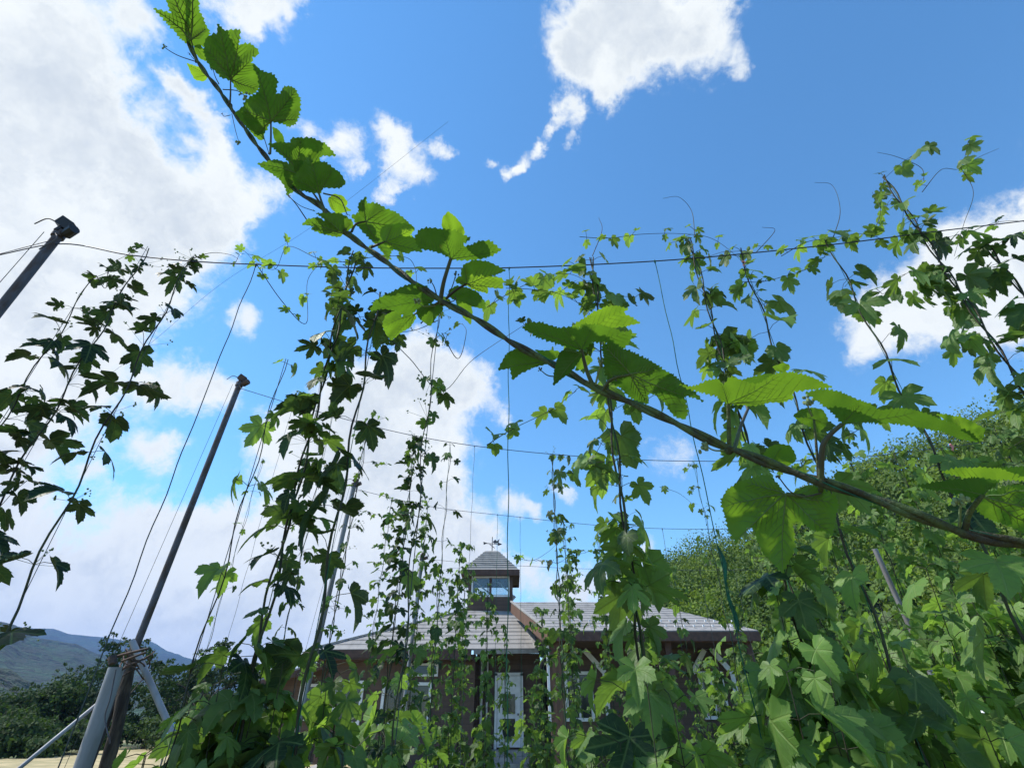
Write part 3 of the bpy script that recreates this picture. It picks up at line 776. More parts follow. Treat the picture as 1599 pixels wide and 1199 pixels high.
q.beam((tx - 1, ty + hw - .03, 6.03), (tx + 1, ty + hw - .03, 6.03), .04, .06); q.beam((tx - .9, ty + .3, 6.6), (tx - .1, ty + .3, 6.0), .04, .06); q.beam((tx + .1, ty + .3, 6.6), (tx + .9, ty + .3, 6.0), .04, .06)
q.build('slatted_rail', M['white'], tow, False)
q = MB(); q.tube([(tx, ty, zt_ - .1), (tx, ty, 8.45)], .022, 6)
q.tube([(tx - .32, ty, 8.15), (tx + .34, ty, 8.11)], .018, 5); q.tube([(tx - .1, ty - .3, 8.02), (tx + .1, ty + .3, 8.02)], .016, 5)
q.polys([(tx - .42, ty - .01, 8.22), (tx - .20, ty - .01, 8.16), (tx - .40, ty - .01, 8.08)], [(0, 1, 2)]); q.polys([(tx + .26, ty - .01, 8.20), (tx + .48, ty - .01, 8.10), (tx + .26, ty - .01, 8.03)], [(0, 1, 2)])
q.polys([(tx + .02, ty - .012, 8.22), (tx + .14, ty - .012, 8.33), (tx + .22, ty - .012, 8.24), (tx + .34, ty - .012, 8.37), (tx + .30, ty - .012, 8.17), (tx + .1, ty - .012, 8.14)], [(0, 1, 2, 3, 4, 5)])
q.build('weather_vane', M['steel_dark'], tow, False)

# small things at the foot of the house
def simple_thing(name, label, cat, m, fn, group=None, smooth=False):
    q = MB(); fn(q); o = q.build(name, M[m], None, smooth); tag(o, label, cat, group); return o
def bin_(q):
    q.tube([(.72, 18.6, 0.02), (.72, 18.6, .62)], [.20, .27], 12); q.tube([(.72, 18.6, .62), (.72, 18.6, .68)], .285, 12)
simple_thing('waste_bin', 'dark blue grey round bin standing right of the white door', 'bin', 'black', bin_)
def crate(q):
    for z in (.05, .22, .39): q.span(-1.75, -1.45, 17.6, 17.9, z, z + .10)
    for x in (-1.75, -1.49): q.span(x, x + .04, 17.59, 17.63, .03, .52)
simple_thing('crate', 'white slatted crate at the foot of the brown wall left of the door', 'crate', 'white', crate)
for i, (px, Y, rr, lb) in enumerate([(515, 13, .42, 'largest pale boulder under the left windows, below the hops'), (552, 13.4, .33, 'second pale boulder, right beside the largest one'),
                                     (470, 12.5, .3, 'tan boulder left of the pale boulders'), (835, 14, .26, 'small pale stone before the warm timber porch post')]):
    p = at(px, 1185, Y); q = MB(); q.blob((0, 0, 0), rr, 0, 12, 9, (1.3, .9, .75))
    V = q.v[0]; q.v[0] = np.array([v * (1 + .22 * noise.noise(Vector(v * 3.1 / rr * .5) + Vector((i * 9, 0, 0)))) for v in V], dtype=np.float32) + np.array([p.x, Y, rr * .5], dtype=np.float32)
    tag(q.build('boulder', M['stone'], None, True), lb, 'rock', 'stones before the house')
# timber baulks leaning near the stones
for i, (a, b, lb) in enumerate([((372, 1188), (402, 1162), 'short dark timber lying at a slant left of the stones'), ((585, 1190), (632, 1118), 'thin pale stick leaning in front of the left windows')]):
    A_, B_ = at(*a, 9), at(*b, 9.3); q = MB(); A_ = A_ + (A_ - B_) * .6; q.beam(A_, B_, .05, .05)
    tag(q.build('leaning_stick', M['bark' if i == 0 else 'steel'], None, False), lb, 'stick')
# white sheet greenhouse on the far right
gh = empty('greenhouse', tuple(at(1590, 1130, 9).xy) + (0,)); tag(gh, 'white sheeted tunnel greenhouse at the right edge, low among the leaves', 'greenhouse')
bx = at(1600, 1130, 9).x
q = MB(); V = []; F = []; nA = 12
for j, y in enumerate((8.8, 13)):
    for k in range(nA + 1): a = math.pi * k / nA; V.append((bx + 1.4 - 1.5 * math.cos(a), y, .25 + 1.35 * math.sin(a)))
F = [(k, k + 1, k + nA + 2, k + nA + 1) for k in range(nA)]; q.add(V, F); q.polys(V[:nA + 1], [tuple(range(nA + 1))]); q.build('cover', M['white'], gh)
for y in (8.75, 10.8):
    q = MB(); q.tube([(bx + 1.4 - 1.54 * math.cos(a), y, .2 + 1.4 * math.sin(a)) for a in np.linspace(0, math.pi, 17)], .022, 6); q.build('hoop', M['blue'], gh)
q = MB(); q.tube([at(1562, 1088, 8.4), at(1598, 1170, 8.4)], .018, 6); o = q.build('pipe', M['steel']); tag(o, 'grey pipe leaning against the white greenhouse', 'pipe')
# tubular trolley with white boxes
p0 = at(1384, 1165, 8.0); tr_ = empty('trolley', (p0.x, 8, 0)); tag(tr_, 'orange and white tubular trolley seen low between the right hop leaves', 'trolley')
x, y = p0.x, 8.0; zt2 = at(1385, 1137, 8).z
q = MB(); q.tube(curve([(x - .16, y, .2), (x - .16, y, zt2 - .05), (x - .12, y, zt2), (x + .08, y, zt2), (x + .13, y, zt2 - .05), (x + .2, y, .2)], 5), .014, 6); q.build('frame', M['orange'], tr_)
q = MB(); q.tube([(x - .15, y, zt2 - .17), (x + .15, y, zt2 - .17)], .012, 6); q.build('crossbar', M['white'], tr_)
q = MB()
for k in range(4): q.span(x - .13 + .01 * k, x + .10, y - .1, y + .12, .30 + k * .17, .44 + k * .17)
q.build('box_stack', M['white'], tr_, False)
q = MB(); q.span(x - .18, x + .22, y - .15, y + .2, .2, .24); q.build('deck', M['black'], tr_, False)
for sx in (-.16, .18):
    q = MB(); q.tube([(x + sx - .02, y, .1), (x + sx + .02, y, .1)], .1, 14); q.build('wheel', M['black'], tr_)
# blue cone shaped cover on a stake, left
p = at(265, 1148, 9); bc = empty('scarecrow_cone', (p.x, 9, 0)); tag(bc, 'small blue cone shaped cover on a stake, just left of the slanting brace', 'cover')
q = MB(); q.tube([(p.x, 9, p.z - .17), (p.x, 9, p.z - .02), (p.x + .03, 9, p.z + .2)], [.115, .07, .008], 12); q.build('cone_cover', M['blue'], bc)
q = MB(); q.tube([(p.x, 9, 0), (p.x, 9, p.z)], .012, 6); q.build('stake', M['steel'], bc)

# ================================================================== TRELLIS
def post(label, top, Y, foot, m='steel', r=.0243, head=True, cat='pole', name='steel_pole', group='trellis poles'):
    T = at(*top, Y); B = at(*foot, Y); d = (B - T).normalized(); G = T + d * (T.z / -d.z)
    root = empty(name, (G.x, G.y, 0)); tag(root, label, cat, group)
    q = MB(); q.tube([G, G.lerp(T, .5), T], r, 14); q.build('shaft', M[m], root)
    if head:
        q = MB(); u = (T - G).normalized(); q.tube([T - u * .02, T + u * .015], r * 1.35, 12); q.build('end_cap', M['steel_dark'], root)
        q = MB(); q.box(T + Vector((.012, -.01, .05)), (.028, .022, .022), Matrix.Rotation(.5, 3, 'Y') @ Matrix.Rotation(.4, 3, 'Z')); q.tube([T + Vector((.03, 0, .0)), T + Vector((.075, -.02, .012))], .022, 10)
        q.tube([T + Vector((0, -.02, 0)), T + Vector((.012, -.01, .05))], .012, 6); q.build('clamp', M['black' if Y < 2 else 'rust'], root, False)
        q = MB(); q.tube(curve([T + Vector((-.005, -.03, .04)), T + Vector((-.05, -.04, .055)), T + Vector((-.09, -.04, .02))]), .0028, 5)
        q.tube(curve([T + Vector((.02, -.03, -.03)), T + Vector((.045, -.035, -.07)), T + Vector((-.0, -.03, -.13))]), .003, 5); q.build('wire_end', M['steel_dark'], root)
        q = MB(); q.tube([T + Vector((-.035, -.03, -.02)), (G.x - .12, G.y - .02, .4)], .0016, 4); q.build('stay_cord', M['twine_dark'], root)
    return T, G
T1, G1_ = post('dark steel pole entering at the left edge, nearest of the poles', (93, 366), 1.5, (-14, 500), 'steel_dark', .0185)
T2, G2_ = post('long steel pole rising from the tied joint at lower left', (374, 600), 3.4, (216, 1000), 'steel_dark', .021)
T3, G3_ = post('steel pole with a hop stem wound on it, left of the house', (553, 757), 5.3, (482, 1065), 'steel')
T4, G4_ = post('shortest looking steel pole, farthest back, before the left house roof', (659, 872), 7.2, (642, 1010), 'steel')
# posts tied together at the lower left
def bar(name, label, a, b, r, m, cat, pr=None, n=12):
    q = MB(); q.tube([a, Vector(a).lerp(Vector(b), .35), Vector(a).lerp(Vector(b), .7), b], r if pr is None else pr, n); o = q.build(name, M[m]); tag(o, label, cat); return o
wp = at(182, 1042, 3.25); wb = at(128, 1199, 3.25); dd = (wb - wp).normalized(); wg = wp + dd * (wp.z / -dd.z)
bar('thick_pipe', 'thick grey white pipe standing beside the dark wooden post', wg, wp, .040, 'pvc', 'pipe')
kp = at(212, 1010, 3.4); kb = at(166, 1199, 3.4); dd = (kb - kp).normalized(); kg = kp + dd * (kp.z / -dd.z)
q = MB(); 
P = [kg.lerp(kp, t) + Vector((.012 * math.sin(t * 19), .01 * math.cos(t * 13), 0)) for t in np.linspace(0, 1, 14)]
q.tube(P, [.037 - .006 * t + .004 * math.sin(t * 40) for t in np.linspace(0, 1, 14)], 16); tag(q.build('wooden_post', M['bark']), 'rough dark wooden post tied between the thick pipe and the brace', 'post')
ba = at(206, 1000, 3.33); bb = at(285, 1180, 3.33); dd = (bb - ba).normalized(); bg_ = ba + dd * (ba.z / -dd.z)
bar('brace_pipe', 'grey brace pipe slanting down to the right from the tied joint', bg_, ba, .017, 'pvc', 'pipe')
ga = at(160, 1092, 3.3); gb_ = at(30, 1199, 3.05); dd = (gb_ - ga).normalized(); gg = ga + dd * (ga.z / -dd.z)
bar('thin_pole', 'thin pale pole slanting down to the lower left corner', gg, ga, .010, 'pvc', 'pole')
jt = empty('wire_lashing', tuple(at(200, 1035, 3.3))); tag(jt, 'rusty wire and clamps lashing the pipes and wooden post together', 'lashing')
q = MB(); c0 = at(203, 1035, 3.3)
for k in range(5):
    zz = c0.z + .04 - k * .022; q.tube([(c0.x + .015 + .065 * math.cos(a), c0.y + .03 + .085 * math.sin(a), zz + .03 * math.sin(a * 2 + k)) for a in np.linspace(0, 6.28, 22)], .004, 5)
q.build('wire_loops', M['rust'], jt)
q = MB(); q.tube([at(168, 1030, 3.15), at(190, 1022, 3.15), at(232, 1012, 3.15)], .007, 6); q.tube([at(190, 1032, 3.14), at(228, 1018, 3.14)], .006, 6); q.tube([at(176, 1036, 3.13), at(176, 1024, 3.13)], .02, 8); q.build('clamp_bar', M['rust'], jt)
q = MB(); q.tube(curve([at(181, 1045, 3.17), at(172, 1090, 3.17), at(164, 1120, 3.18), at(172, 1160, 3.18)]), .0035, 5); q.build('loose_wire', M['steel_dark'], jt)

def wirerun(label, pts, Ys, r=.0022, m='wire', n=10):
    P = [at(a, b, y) for (a, b), y in zip(pts, Ys)]
    q = MB(); q.tube(curve(P, n), r, 6); o = q.build('trellis_wire', M[m]); tag(o, label, 'wire', 'wires spanning the hop trellis'); return P
W1 = [(-260, 460), (0, 398), (100, 381), (200, 398), (300, 408), (400, 413), (550, 418), (700, 419), (800, 418), (950, 412), (1100, 402), (1300, 382), (1450, 363), (1599, 345), (1800, 318)]
wirerun('thick wire of the nearest row, crossing the whole photo above the hops', W1, [1.5] * len(W1), .0026)
wirerun('second wire from the long steel pole to the right hillside leaves', [(374, 606), (480, 638), (600, 670), (700, 690), (800, 703), (900, 712), (1000, 718), (1100, 720), (1220, 720), (1340, 714), (1480, 698), (1620, 678), (1800, 655)], [3.4] * 13, .0024)
wirerun('third wire, level with the top of the steel pole left of the house', [(553, 763), (640, 784), (700, 795), (800, 806), (900, 817), (1000, 824), (1130, 826), (1300, 822), (1500, 808), (1800, 780)], [5.3] * 10, .0024)
wirerun('fourth wire, running just above the bell tower roof', [(659, 872), (750, 880), (830, 884), (920, 888), (1100, 890), (1300, 886), (1600, 870)], [7.2] * 7, .0024)
wirerun('thin stay wire running off the left edge from the nearest pole', [(93, 372), (40, 386), (-60, 412)], [1.5, 1.45, 1.35], .0016, 'steel_dark')
wirerun('faint thin cord slanting up behind the yellow green shoots', [(70, 660), (230, 540), (350, 440), (500, 345), (700, 190)], [2.2, 2.1, 2.0, 1.9, 1.8], .0007, 'twine_dark')
# pink marker tapes
for px, py, Y, lb, s_ in ((1160, 408, 1.49, 'pink tape tied on the nearest wire, right of centre', .02), (1139, 712, 3.38, 'pink tape on the second wire beside the long foreground stem', .03), (1484, 694, 3.38, 'pink tape on the second wire, near the right edge', .035)):
    c = at(px, py, Y); q = MB()
    V = []; 
    for k in range(7): t = k / 6; V += [tuple(c + Vector((-s_ * .35 * (1 - t * .3) + .3 * s_ * math.sin(t * 4), .004 * math.sin(k), -s_ * 1.3 * t))), tuple(c + Vector((s_ * .25 + .2 * s_ * math.sin(t * 4 + .5), -.004 * math.sin(k), -s_ * 1.5 * t)))]
    q.add(V, [(2 * k, 2 * k + 1, 2 * k + 3, 2 * k + 2) for k in range(6)]); q.blob(c, s_ * .22, 0, 6, 5)
    tag(q.build('marker_tape', M['tape']), lb, 'tape', 'pink tapes on the wires')

# ================================================================== BARE STRINGS
string('grey string bare of leaves, between the sparse left bine and the long steel pole', 400, 414, 1.5, at(400, 413, 1.5).z, 'twine_dark', .0017)
string('bright green string dropping straight down the middle of the photo', 795, 420, 1.5, at(795, 418, 1.5).z, 'twine_green', .0014)
string('green string from the nearest wire, right of the middle, thick and knotted lower down', 1023, 410, 1.5, at(1023, 407, 1.5).z, 'twine_green', .0016)
string('thin string left of the bell tower, on the second wire', 741, 697, 3.4, at(741, 696, 3.4).z, 'twine_dark', .0012)
string('thin string on the third wire over the bell tower roof', 777, 803, 5.3, at(777, 803, 5.3).z, 'twine_green', .0018)
string('thin string on the third wire right of the bell tower', 812, 808, 5.3, at(812, 807, 5.3).z, 'twine_green', .0016)
string('string on the second wire left of the steel pole by the house', 458, 630, 3.4, at(458, 630, 3.4).z, 'twine_dark', .0011)
for px_, Y_ in ((955, 7.2), (1003, 7.2), (1034, 5.3), (1092, 7.2), (1146, 7.2)):
    string('thin bare string hanging in front of the dark porch', px_, 889 if Y_ == 7.2 else 825, Y_, at(px_, 889 if Y_ == 7.2 else 825, Y_).z, 'twine_dark', .0022)
# knotted green twine bundle lower on the right green string
kx = at(1023, 407, 1.5).x
q = MB(); zA, zB = at(1105, 850, 1.5).z, at(1130, 985, 1.5).z
q.tube([(kx + .006 * math.sin(t * 9), 1.5 + .006 * math.cos(t * 8), zA + (zB - zA) * t) for t in np.linspace(0, 1, 30)], [.0015 + .0045 * abs(math.sin(t * 6)) for t in np.linspace(0, 1, 30)], 6)
tag(q.build('twine_bundle', M['twine_green']), 'green twine wound thickly on the string right of the middle', 'twine')

# ================================================================== HOP BINES, nearest row
def zw(px, py, Y): return at(px, py, Y).z
Y1 = 1.5  # negative tone puts the backlit darkness of the left bines into leaf colour
bine('dark leafy bine at the far left, partly outside the photo', 168, 395, Y1, zw(150, 430, Y1), size=.088, step=.125, tone=-.25, lush=.45, plen=.05, droop=.35, buds=.6, twine='twine_dark', stem_r=.003, spread=.6,
     runners=[([(150, 430), (165, 450), (172, 415), (205, 395)], 2, .04, .2)])
bine('dense dark bine hanging from the nearest wire beside the nearest pole', 222, 400, Y1, zw(218, 385, Y1), size=.092, step=.11, tone=-.25, lush=.5, plen=.045, droop=.35, buds=.7, twine='twine_dark', spread=.5)
bine('sparse dark bine with few drooping leaves, second from the left pole', 297, 407, Y1, zw(297, 400, Y1), size=.095, step=.155, tone=-.3, lush=.2, plen=.05, droop=.4, buds=.8, twine='twine_dark', stem_r=.0036, spread=.5,
     runners=[([(297, 405), (330, 395), (360, 398), (372, 405)], 2, .035, .35)])
bine('young thin bine with a few pale leaves, right of the long steel pole', 488, 424, Y1, zw(440, 560, Y1), zb=.7, size=.085, step=.26, tone=.75, lush=.1, plen=.05, twine='twine_dark', stem_r=.0024)
bine('tall dense bine with broad dark leaves, left of the steel pole by the house', 549, 416, Y1, zw(551, 395, Y1), size=.088, step=.088, tone=.22, lush=.55, droop=.5, plen=.045, buds=.35, stem_r=.0042, spread=.6,
     runners=[([(400, 412), (440, 470), (478, 505), (480, 440), (500, 410)], 4, .035, .95), ([(545, 410), (500, 405), (450, 385), (430, 420), (400, 410), (385, 395)], 6, .045, .85), ([(560, 405), (600, 400), (640, 405), (650, 440), (632, 470)], 4, .045, .6)])
bine('bine with a thick twisted stem winding near the steel pole by the house', 600, 430, Y1, zw(603, 455, Y1), size=.12, step=.16, tone=-.05, lush=.3, plen=.06, droop=.4, buds=.4, stem_r=.0048, spread=.8,
     runners=[([(600, 520), (640, 560), (690, 610), (740, 560), (830, 500)], 3, .045, .3)])
bine('thin bine with small round leaves, just left of the middle', 692, 428, Y1, zw(692, 480, Y1), zb=.5, size=.05, step=.17, tone=.4, lush=.35, plen=.03, buds=.5, stem_r=.0022, twine='twine_dark', spread=.6,
     runners=[([(684, 500), (650, 515), (600, 525), (560, 560)], 3, .05, .35), ([(690, 520), (715, 560), (728, 520), (722, 505)], 2, .025, .5)])
bine('bright bine behind the middle of the long foreground stem', 925, 412, Y1, zw(925, 402, Y1), size=.105, step=.11, tone=.55, lush=.65, plen=.06, stem_r=.0045, spread=.8,
     runners=[([(760, 480), (800, 455), (850, 432), (890, 428), (920, 445), (940, 480)], 6, .075, .65), ([(790, 450), (830, 452), (870, 458), (905, 475), (925, 500)], 5, .06, .7),
              ([(925, 400), (940, 360), (935, 340)], 0, .03, .5), ([(760, 695), (800, 670), (860, 640), (900, 610)], 4, .06, .6)])
bine('leafy bine under the pink tape, left one of the right hand pair', 1085, 404, Y1, zw(1083, 372, Y1), size=.095, step=.095, tone=.55, lush=.75, plen=.055, stem_r=.004, spread=.7,
     runners=[([(905, 370), (950, 372), (1000, 366), (1060, 365), (1110, 372), (1150, 400), (1165, 420)], 8, .04, .7), ([(1085, 370), (1080, 330), (1060, 308), (1035, 310)], 1, .03, .7)])
bine('bine with a dark bare looking stem under the pink tape', 1160, 404, Y1, zw(1155, 390, Y1), size=.095, step=.13, tone=.5, lush=.45, plen=.055, stem_r=.0042,
     runners=[([(1160, 440), (1190, 440), (1230, 430), (1260, 420), (1290, 400)], 5, .06, .7), ([(1180, 395), (1210, 360), (1190, 355)], 1, .04, .7)])
bine('bine with a long bare stem crossing the blue sky on the right', 1295, 384, Y1, zw(1290, 375, Y1), size=.11, step=.17, tone=.5, lush=.3, plen=.065, stem_r=.0046,
     runners=[([(1220, 400), (1260, 378), (1300, 372), (1340, 365), (1375, 372)], 7, .075, .65), ([(1300, 375), (1312, 330), (1300, 290), (1272, 285)], 1, .035, .7), ([(1360, 372), (1375, 330), (1362, 300)], 1, .03, .8)])
bine('thick leafed bine rising above the wire toward the blue sky', 1440, 366, Y1, zw(1443, 275, Y1), size=.105, step=.10, tone=.45, lush=.7, plen=.055, stem_r=.0045,
     runners=[([(1443, 285), (1438, 262), (1400, 245), (1370, 238)], 1, .04, .8), ([(1440, 300), (1470, 265), (1500, 262), (1512, 220)], 2, .07, .7), ([(1500, 262), (1520, 300), (1505, 350), (1490, 400)], 1, .05, .6), ([(1500, 262), (1530, 245), (1560, 232)], 1, .07, .75)])
bine('broad leafed bine cut by the right edge, near the pale cloud', 1520, 356, Y1, zw(1520, 385, Y1), size=.12, step=.10, tone=.35, lush=.75, plen=.06, stem_r=.005,
     runners=[([(1500, 372), (1540, 352), (1580, 345), (1630, 350)], 3, .05, .5)])
bine('outermost bine of the nearest row, mostly past the right edge', 1680, 336, Y1, zw(1680, 336, Y1), size=.12, step=.11, tone=.35, lush=.7, stem_r=.005)

# low leafy growth of the nearest row
def bush(label, px, pyt, Y, w_, dz, n, size, tone, lod='hi', group='low hop growth', droop=.75):
    """leafy shoots from the ground up to the height measured at (px, pyt); dz = depth of the leafy part below it"""
    c = at(px, pyt, Y); z1 = c.z; z0 = max(.02, z1 - dz); root = empty('hop_shoots', (c.x, Y, 0)); tag(root, label, 'hop plant', group)
    fol, st = MB(), MB()
    for k in range(max(4, n // 8)):
        a = RNG.uniform(-1, 1) * w_; b = RNG.uniform(-.15, .22)
        E = np.array([c.x + a, Y + b, z1 - dz * .55 * RNG.uniform(0, 1) ** 1.3])
        B = np.array([c.x + a * .6, Y + b * .5, 0])
        C = curve([B, B * .5 + E * .5 + np.array([.05 * math.sin(k), .03, 0]), E], 24); st.tube(C, np.linspace(.0035, .0012, len(C)), 5, 0)
        az = RNG.uniform(0, 6.28); zz = E[2]
        while zz > z0:
            t = zz / E[2]; P = np.array(C[min(len(C) - 1, int(t * (len(C) - 1)))]); az += 1.57
            leaf_pair(fol, st, P, az, size * RNG.uniform(.7, 1.15) * (.6 if zz > E[2] - .03 else 1), tone, lod, size * .55, droop)
            zz -= size * RNG.uniform(.55, .9)
    st.build('stem', [M['stem'], M['stem']], root); fol.build('foliage', M['leaf'], root)
bush('big leaved low growth under the dense bine, left of the brown gable', 375, 1030, 1.5, .13, .40, 50, .125, .35)
bush('low growth with bright leaves at the bottom, right of the slanting brace', 330, 1140, 1.6, .20, .30, 50, .12, .6)
bush('mixed bright and dark low growth before the left windows', 465, 1040, 1.6, .13, .35, 40, .10, .55)
bush('pale leaved growth below the left eave of the house', 585, 1010, 1.75, .12, .26, 28, .105, .65)
bush('low growth at the bottom, between the left windows and the door', 655, 1130, 1.9, .16, .25, 36, .105, .6)
bush('low growth at the bottom before the left window pair', 545, 1150, 1.55, .12, .2, 34, .11, .65)
bush('big hanging leaves at the bottom, before the timber porch post', 925, 1145, 1.5, .07, .2, 16, .13, .65, 'hi', droop=1.0)
bush('big bright hanging leaves at the bottom, right of the porch post', 1010, 1075, 1.4, .07, .25, 18, .125, .65, 'hi', droop=1.0)
bush('broad leaves hanging below the largest foreground leaf', 1210, 905, 1.45, .09, .45, 60, .105, .8, 'hi', droop=1.0)
bush('broad drooping leaves at the bottom, right of the house', 1250, 1050, 1.35, .12, .35, 60, .105, .75, 'hi', droop=1.0)
bush('leaf mass low on the right, between house and trolley', 1330, 960, 1.6, .15, .5, 70, .10, .75, 'hi', droop=.9)
bush('leaf mass in the bottom right corner, before the white greenhouse', 1480, 1080, 1.6, .22, .35, 70, .10, .8, droop=.9)
bush('leaf mass on the right, around the pale slanting stake', 1400, 900, 1.9, .2, .6, 90, .095, .75)
bush('leaf mass at the right edge under the long foreground stem', 1560, 880, 2.0, .26, .7, 100, .095, .7)
# ground growth between the rows farther back
for lb, px, pyt, Y, w_, dz, n, sz, tn in [
    ('leafy ground growth before the right porch window', 1090, 1125, 6.5, .6, 1.2, 120, .11, .55), ('leafy ground growth under the middle of the porch', 985, 1100, 7.0, .6, 1.2, 130, .11, .45),
    ('leafy ground growth at the foot of the timber porch post', 880, 1105, 6.0, .4, 1.2, 110, .10, .45), ('leafy ground growth right of the white door', 838, 1120, 6.2, .25, 1.1, 70, .10, .4),
    ('leafy ground growth left of the white door', 715, 1110, 5.6, .35, 1.1, 100, .10, .45), ('leafy ground growth below the left window pair', 630, 1150, 5.0, .4, .8, 70, .10, .45),
    ('leafy ground growth below the left gable', 520, 1145, 4.6, .4, .9, 80, .10, .4), ('leafy ground growth right of the slanting brace', 400, 1085, 5.2, .6, 1.3, 130, .10, .4),
    ('high leafy growth right of the house, in front of the hill', 1190, 1010, 6.0, .6, 1.9, 190, .11, .5), ('high leafy growth behind the trolley', 1340, 960, 6.2, .8, 2.2, 240, .11, .5),
    ('high leafy growth behind the greenhouse side', 1480, 940, 5.6, .8, 2.2, 240, .11, .5), ('high leafy growth at the right edge before the hillside', 1620, 900, 5.0, .8, 2.2, 220, .11, .45)]:
    bush(lb, px, pyt, Y, w_, dz, n, sz, tn, 'lo', 'leafy growth between the rows')

# second row
Y2 = 3.4
def wz(px, Y):                    # wire height above a given column, from the measured wires
    tab = {3.4: [(374, 606), (480, 638), (600, 670), (700, 690), (800, 703), (900, 712), (1000, 718), (1100, 720), (1220, 720), (1340, 714), (1480, 698), (1620, 678), (1800, 655)],
           5.3: [(553, 763), (640, 784), (700, 795), (800, 806), (900, 817), (1000, 824), (1130, 826), (1300, 822), (1500, 808), (1800, 780)],
           7.2: [(659, 872), (750, 880), (830, 884), (920, 888), (1100, 890), (1300, 886), (1600, 870)], 9.1: [(500, 912), (1700, 912)], 11.0: [(500, 938), (1700, 938)]}[Y]
    py = float(np.interp(px, [a for a, b in tab], [b for a, b in tab])); return py, at(px, py, Y).z
def row(Y, items, group, lod='mid', **kw):
    for it in items:
        px, lb = it[0], it[1]; o = dict(kw); o.update(it[2] if len(it) > 2 else {})
        py, z = wz(px, Y); dz = o.pop('dz', 0)
        bine(lb, px, py, Y, z + dz, lod=lod, group=group, **o)
row(Y2, [
    (437, 'thin young bine beside the bare grey string, with few tiny leaves', dict(size=.05, step=.2, tone=.5, lush=.2, dz=-.5, stem_r=.002)),
    (520, 'medium bine behind the tall dense one, reaching the second wire', dict(size=.07, step=.15, tone=.0, lush=.4, dz=.0)),
    (575, 'slender bine right of the thick twisted stem, below the second wire', dict(size=.055, step=.14, tone=.3, lush=.7, buds=.3, dz=.02)),
    (650, 'dense dark column of leaves on the second wire, over the white cloud', dict(size=.085, step=.085, tone=.0, lush=.8, droop=.5, plen=.05, buds=.3, spread=.8)),
    (703, 'sparse bine with narrow dark leaves left of the bell tower', dict(size=.07, step=.18, tone=.15, lush=.25, stem_r=.003)),
    (862, 'medium bine right of the bell tower, with side shoots', dict(size=.075, step=.14, tone=.3, lush=.7, buds=.4, runners=[([(800, 868), (830, 875), (855, 862), (868, 850)], 1, .04, .4)])),
    (965, 'bine behind the bright middle one, darker and smaller leaved', dict(size=.085, step=.12, tone=.3, lush=.7)),
    (1082, 'thin bine with tiny leaves in front of the blue sky and wooded hill', dict(size=.055, step=.18, tone=.4, lush=.35, stem_r=.0025, runners=[([(1030, 760), (1060, 770), (1085, 790)], 2, .04, .4)])),
    (1175, 'leafy second row bine left of the largest foreground leaf', dict(size=.085, step=.10, tone=.6, lush=.7)),
    (1250, 'leafy second row bine behind the largest foreground leaf', dict(size=.09, step=.09, tone=.6, lush=.9)),
    (1325, 'thick second row bine where the hillside meets the sky', dict(size=.09, step=.08, tone=.65, lush=1.2, dz=.05)),
    (1395, 'second row bine under the long curved foreground leaf', dict(size=.09, step=.08, tone=.655, lush=1.2, dz=.06)),
    (1470, 'second row bine with yellowish leaves near the right edge', dict(size=.10, step=.09, tone=.75, lush=1.0, dz=.0)),
    (1560, 'second row bine at the right edge above the foreground stem', dict(size=.10, step=.08, tone=.4, lush=1.2, dz=.1)),
    (1650, 'second row bine just past the right edge', dict(size=.10, step=.10, tone=.4, lush=1.0)),
], 'second row of hop bines', tone=.3)
Y3 = 5.3
row(Y3, [
    (612, 'small third row bine above the left windows', dict(lush=.5)),
    (668, 'small third row bine right of the dense dark column', dict(lush=.6)),
    (722, 'narrow leafy third row bine just left of the bell tower', dict(lush=1.0, dz=-.35)),
    (765, 'narrow third row bine running down left of the white door', dict(lush=.8, dz=-.7)),
    (842, 'narrow third row bine right of the white door', dict(lush=1.1, dz=-.9)),
    (880, 'third row bine beside the timber porch post', dict(lush=.8)),
    (932, 'third row bine with tiny leaves over the porch window', dict(lush=.7)),
    (985, 'third row bine over the middle of the porch', dict(lush=.7, dz=-.5)),
    (1040, 'third row bine in front of the wooded hill edge', dict(lush=.5, dz=-.4)),
    (1118, 'third row bine beside the right porch window', dict(lush=.9, dz=-.8)),
    (1180, 'third row bine at the right end of the porch roof', dict(lush=1.2)),
    (1240, 'third row bine right of the house, first one', dict(lush=1.2)),
    (1300, 'third row bine right of the house, second one', dict(lush=1.3)),
    (1370, 'third row bine right of the house, third one', dict(lush=1.3)),
    (1440, 'third row bine right of the house, fourth one', dict(lush=1.3)),
    (1520, 'third row bine right of the house, fifth one near the edge', dict(lush=1.3)),
], 'third row of hop bines', lod='lo', size=.08, step=.085, tone=.42, stem_r=.0032, plen=.04)
Y4 = 7.2
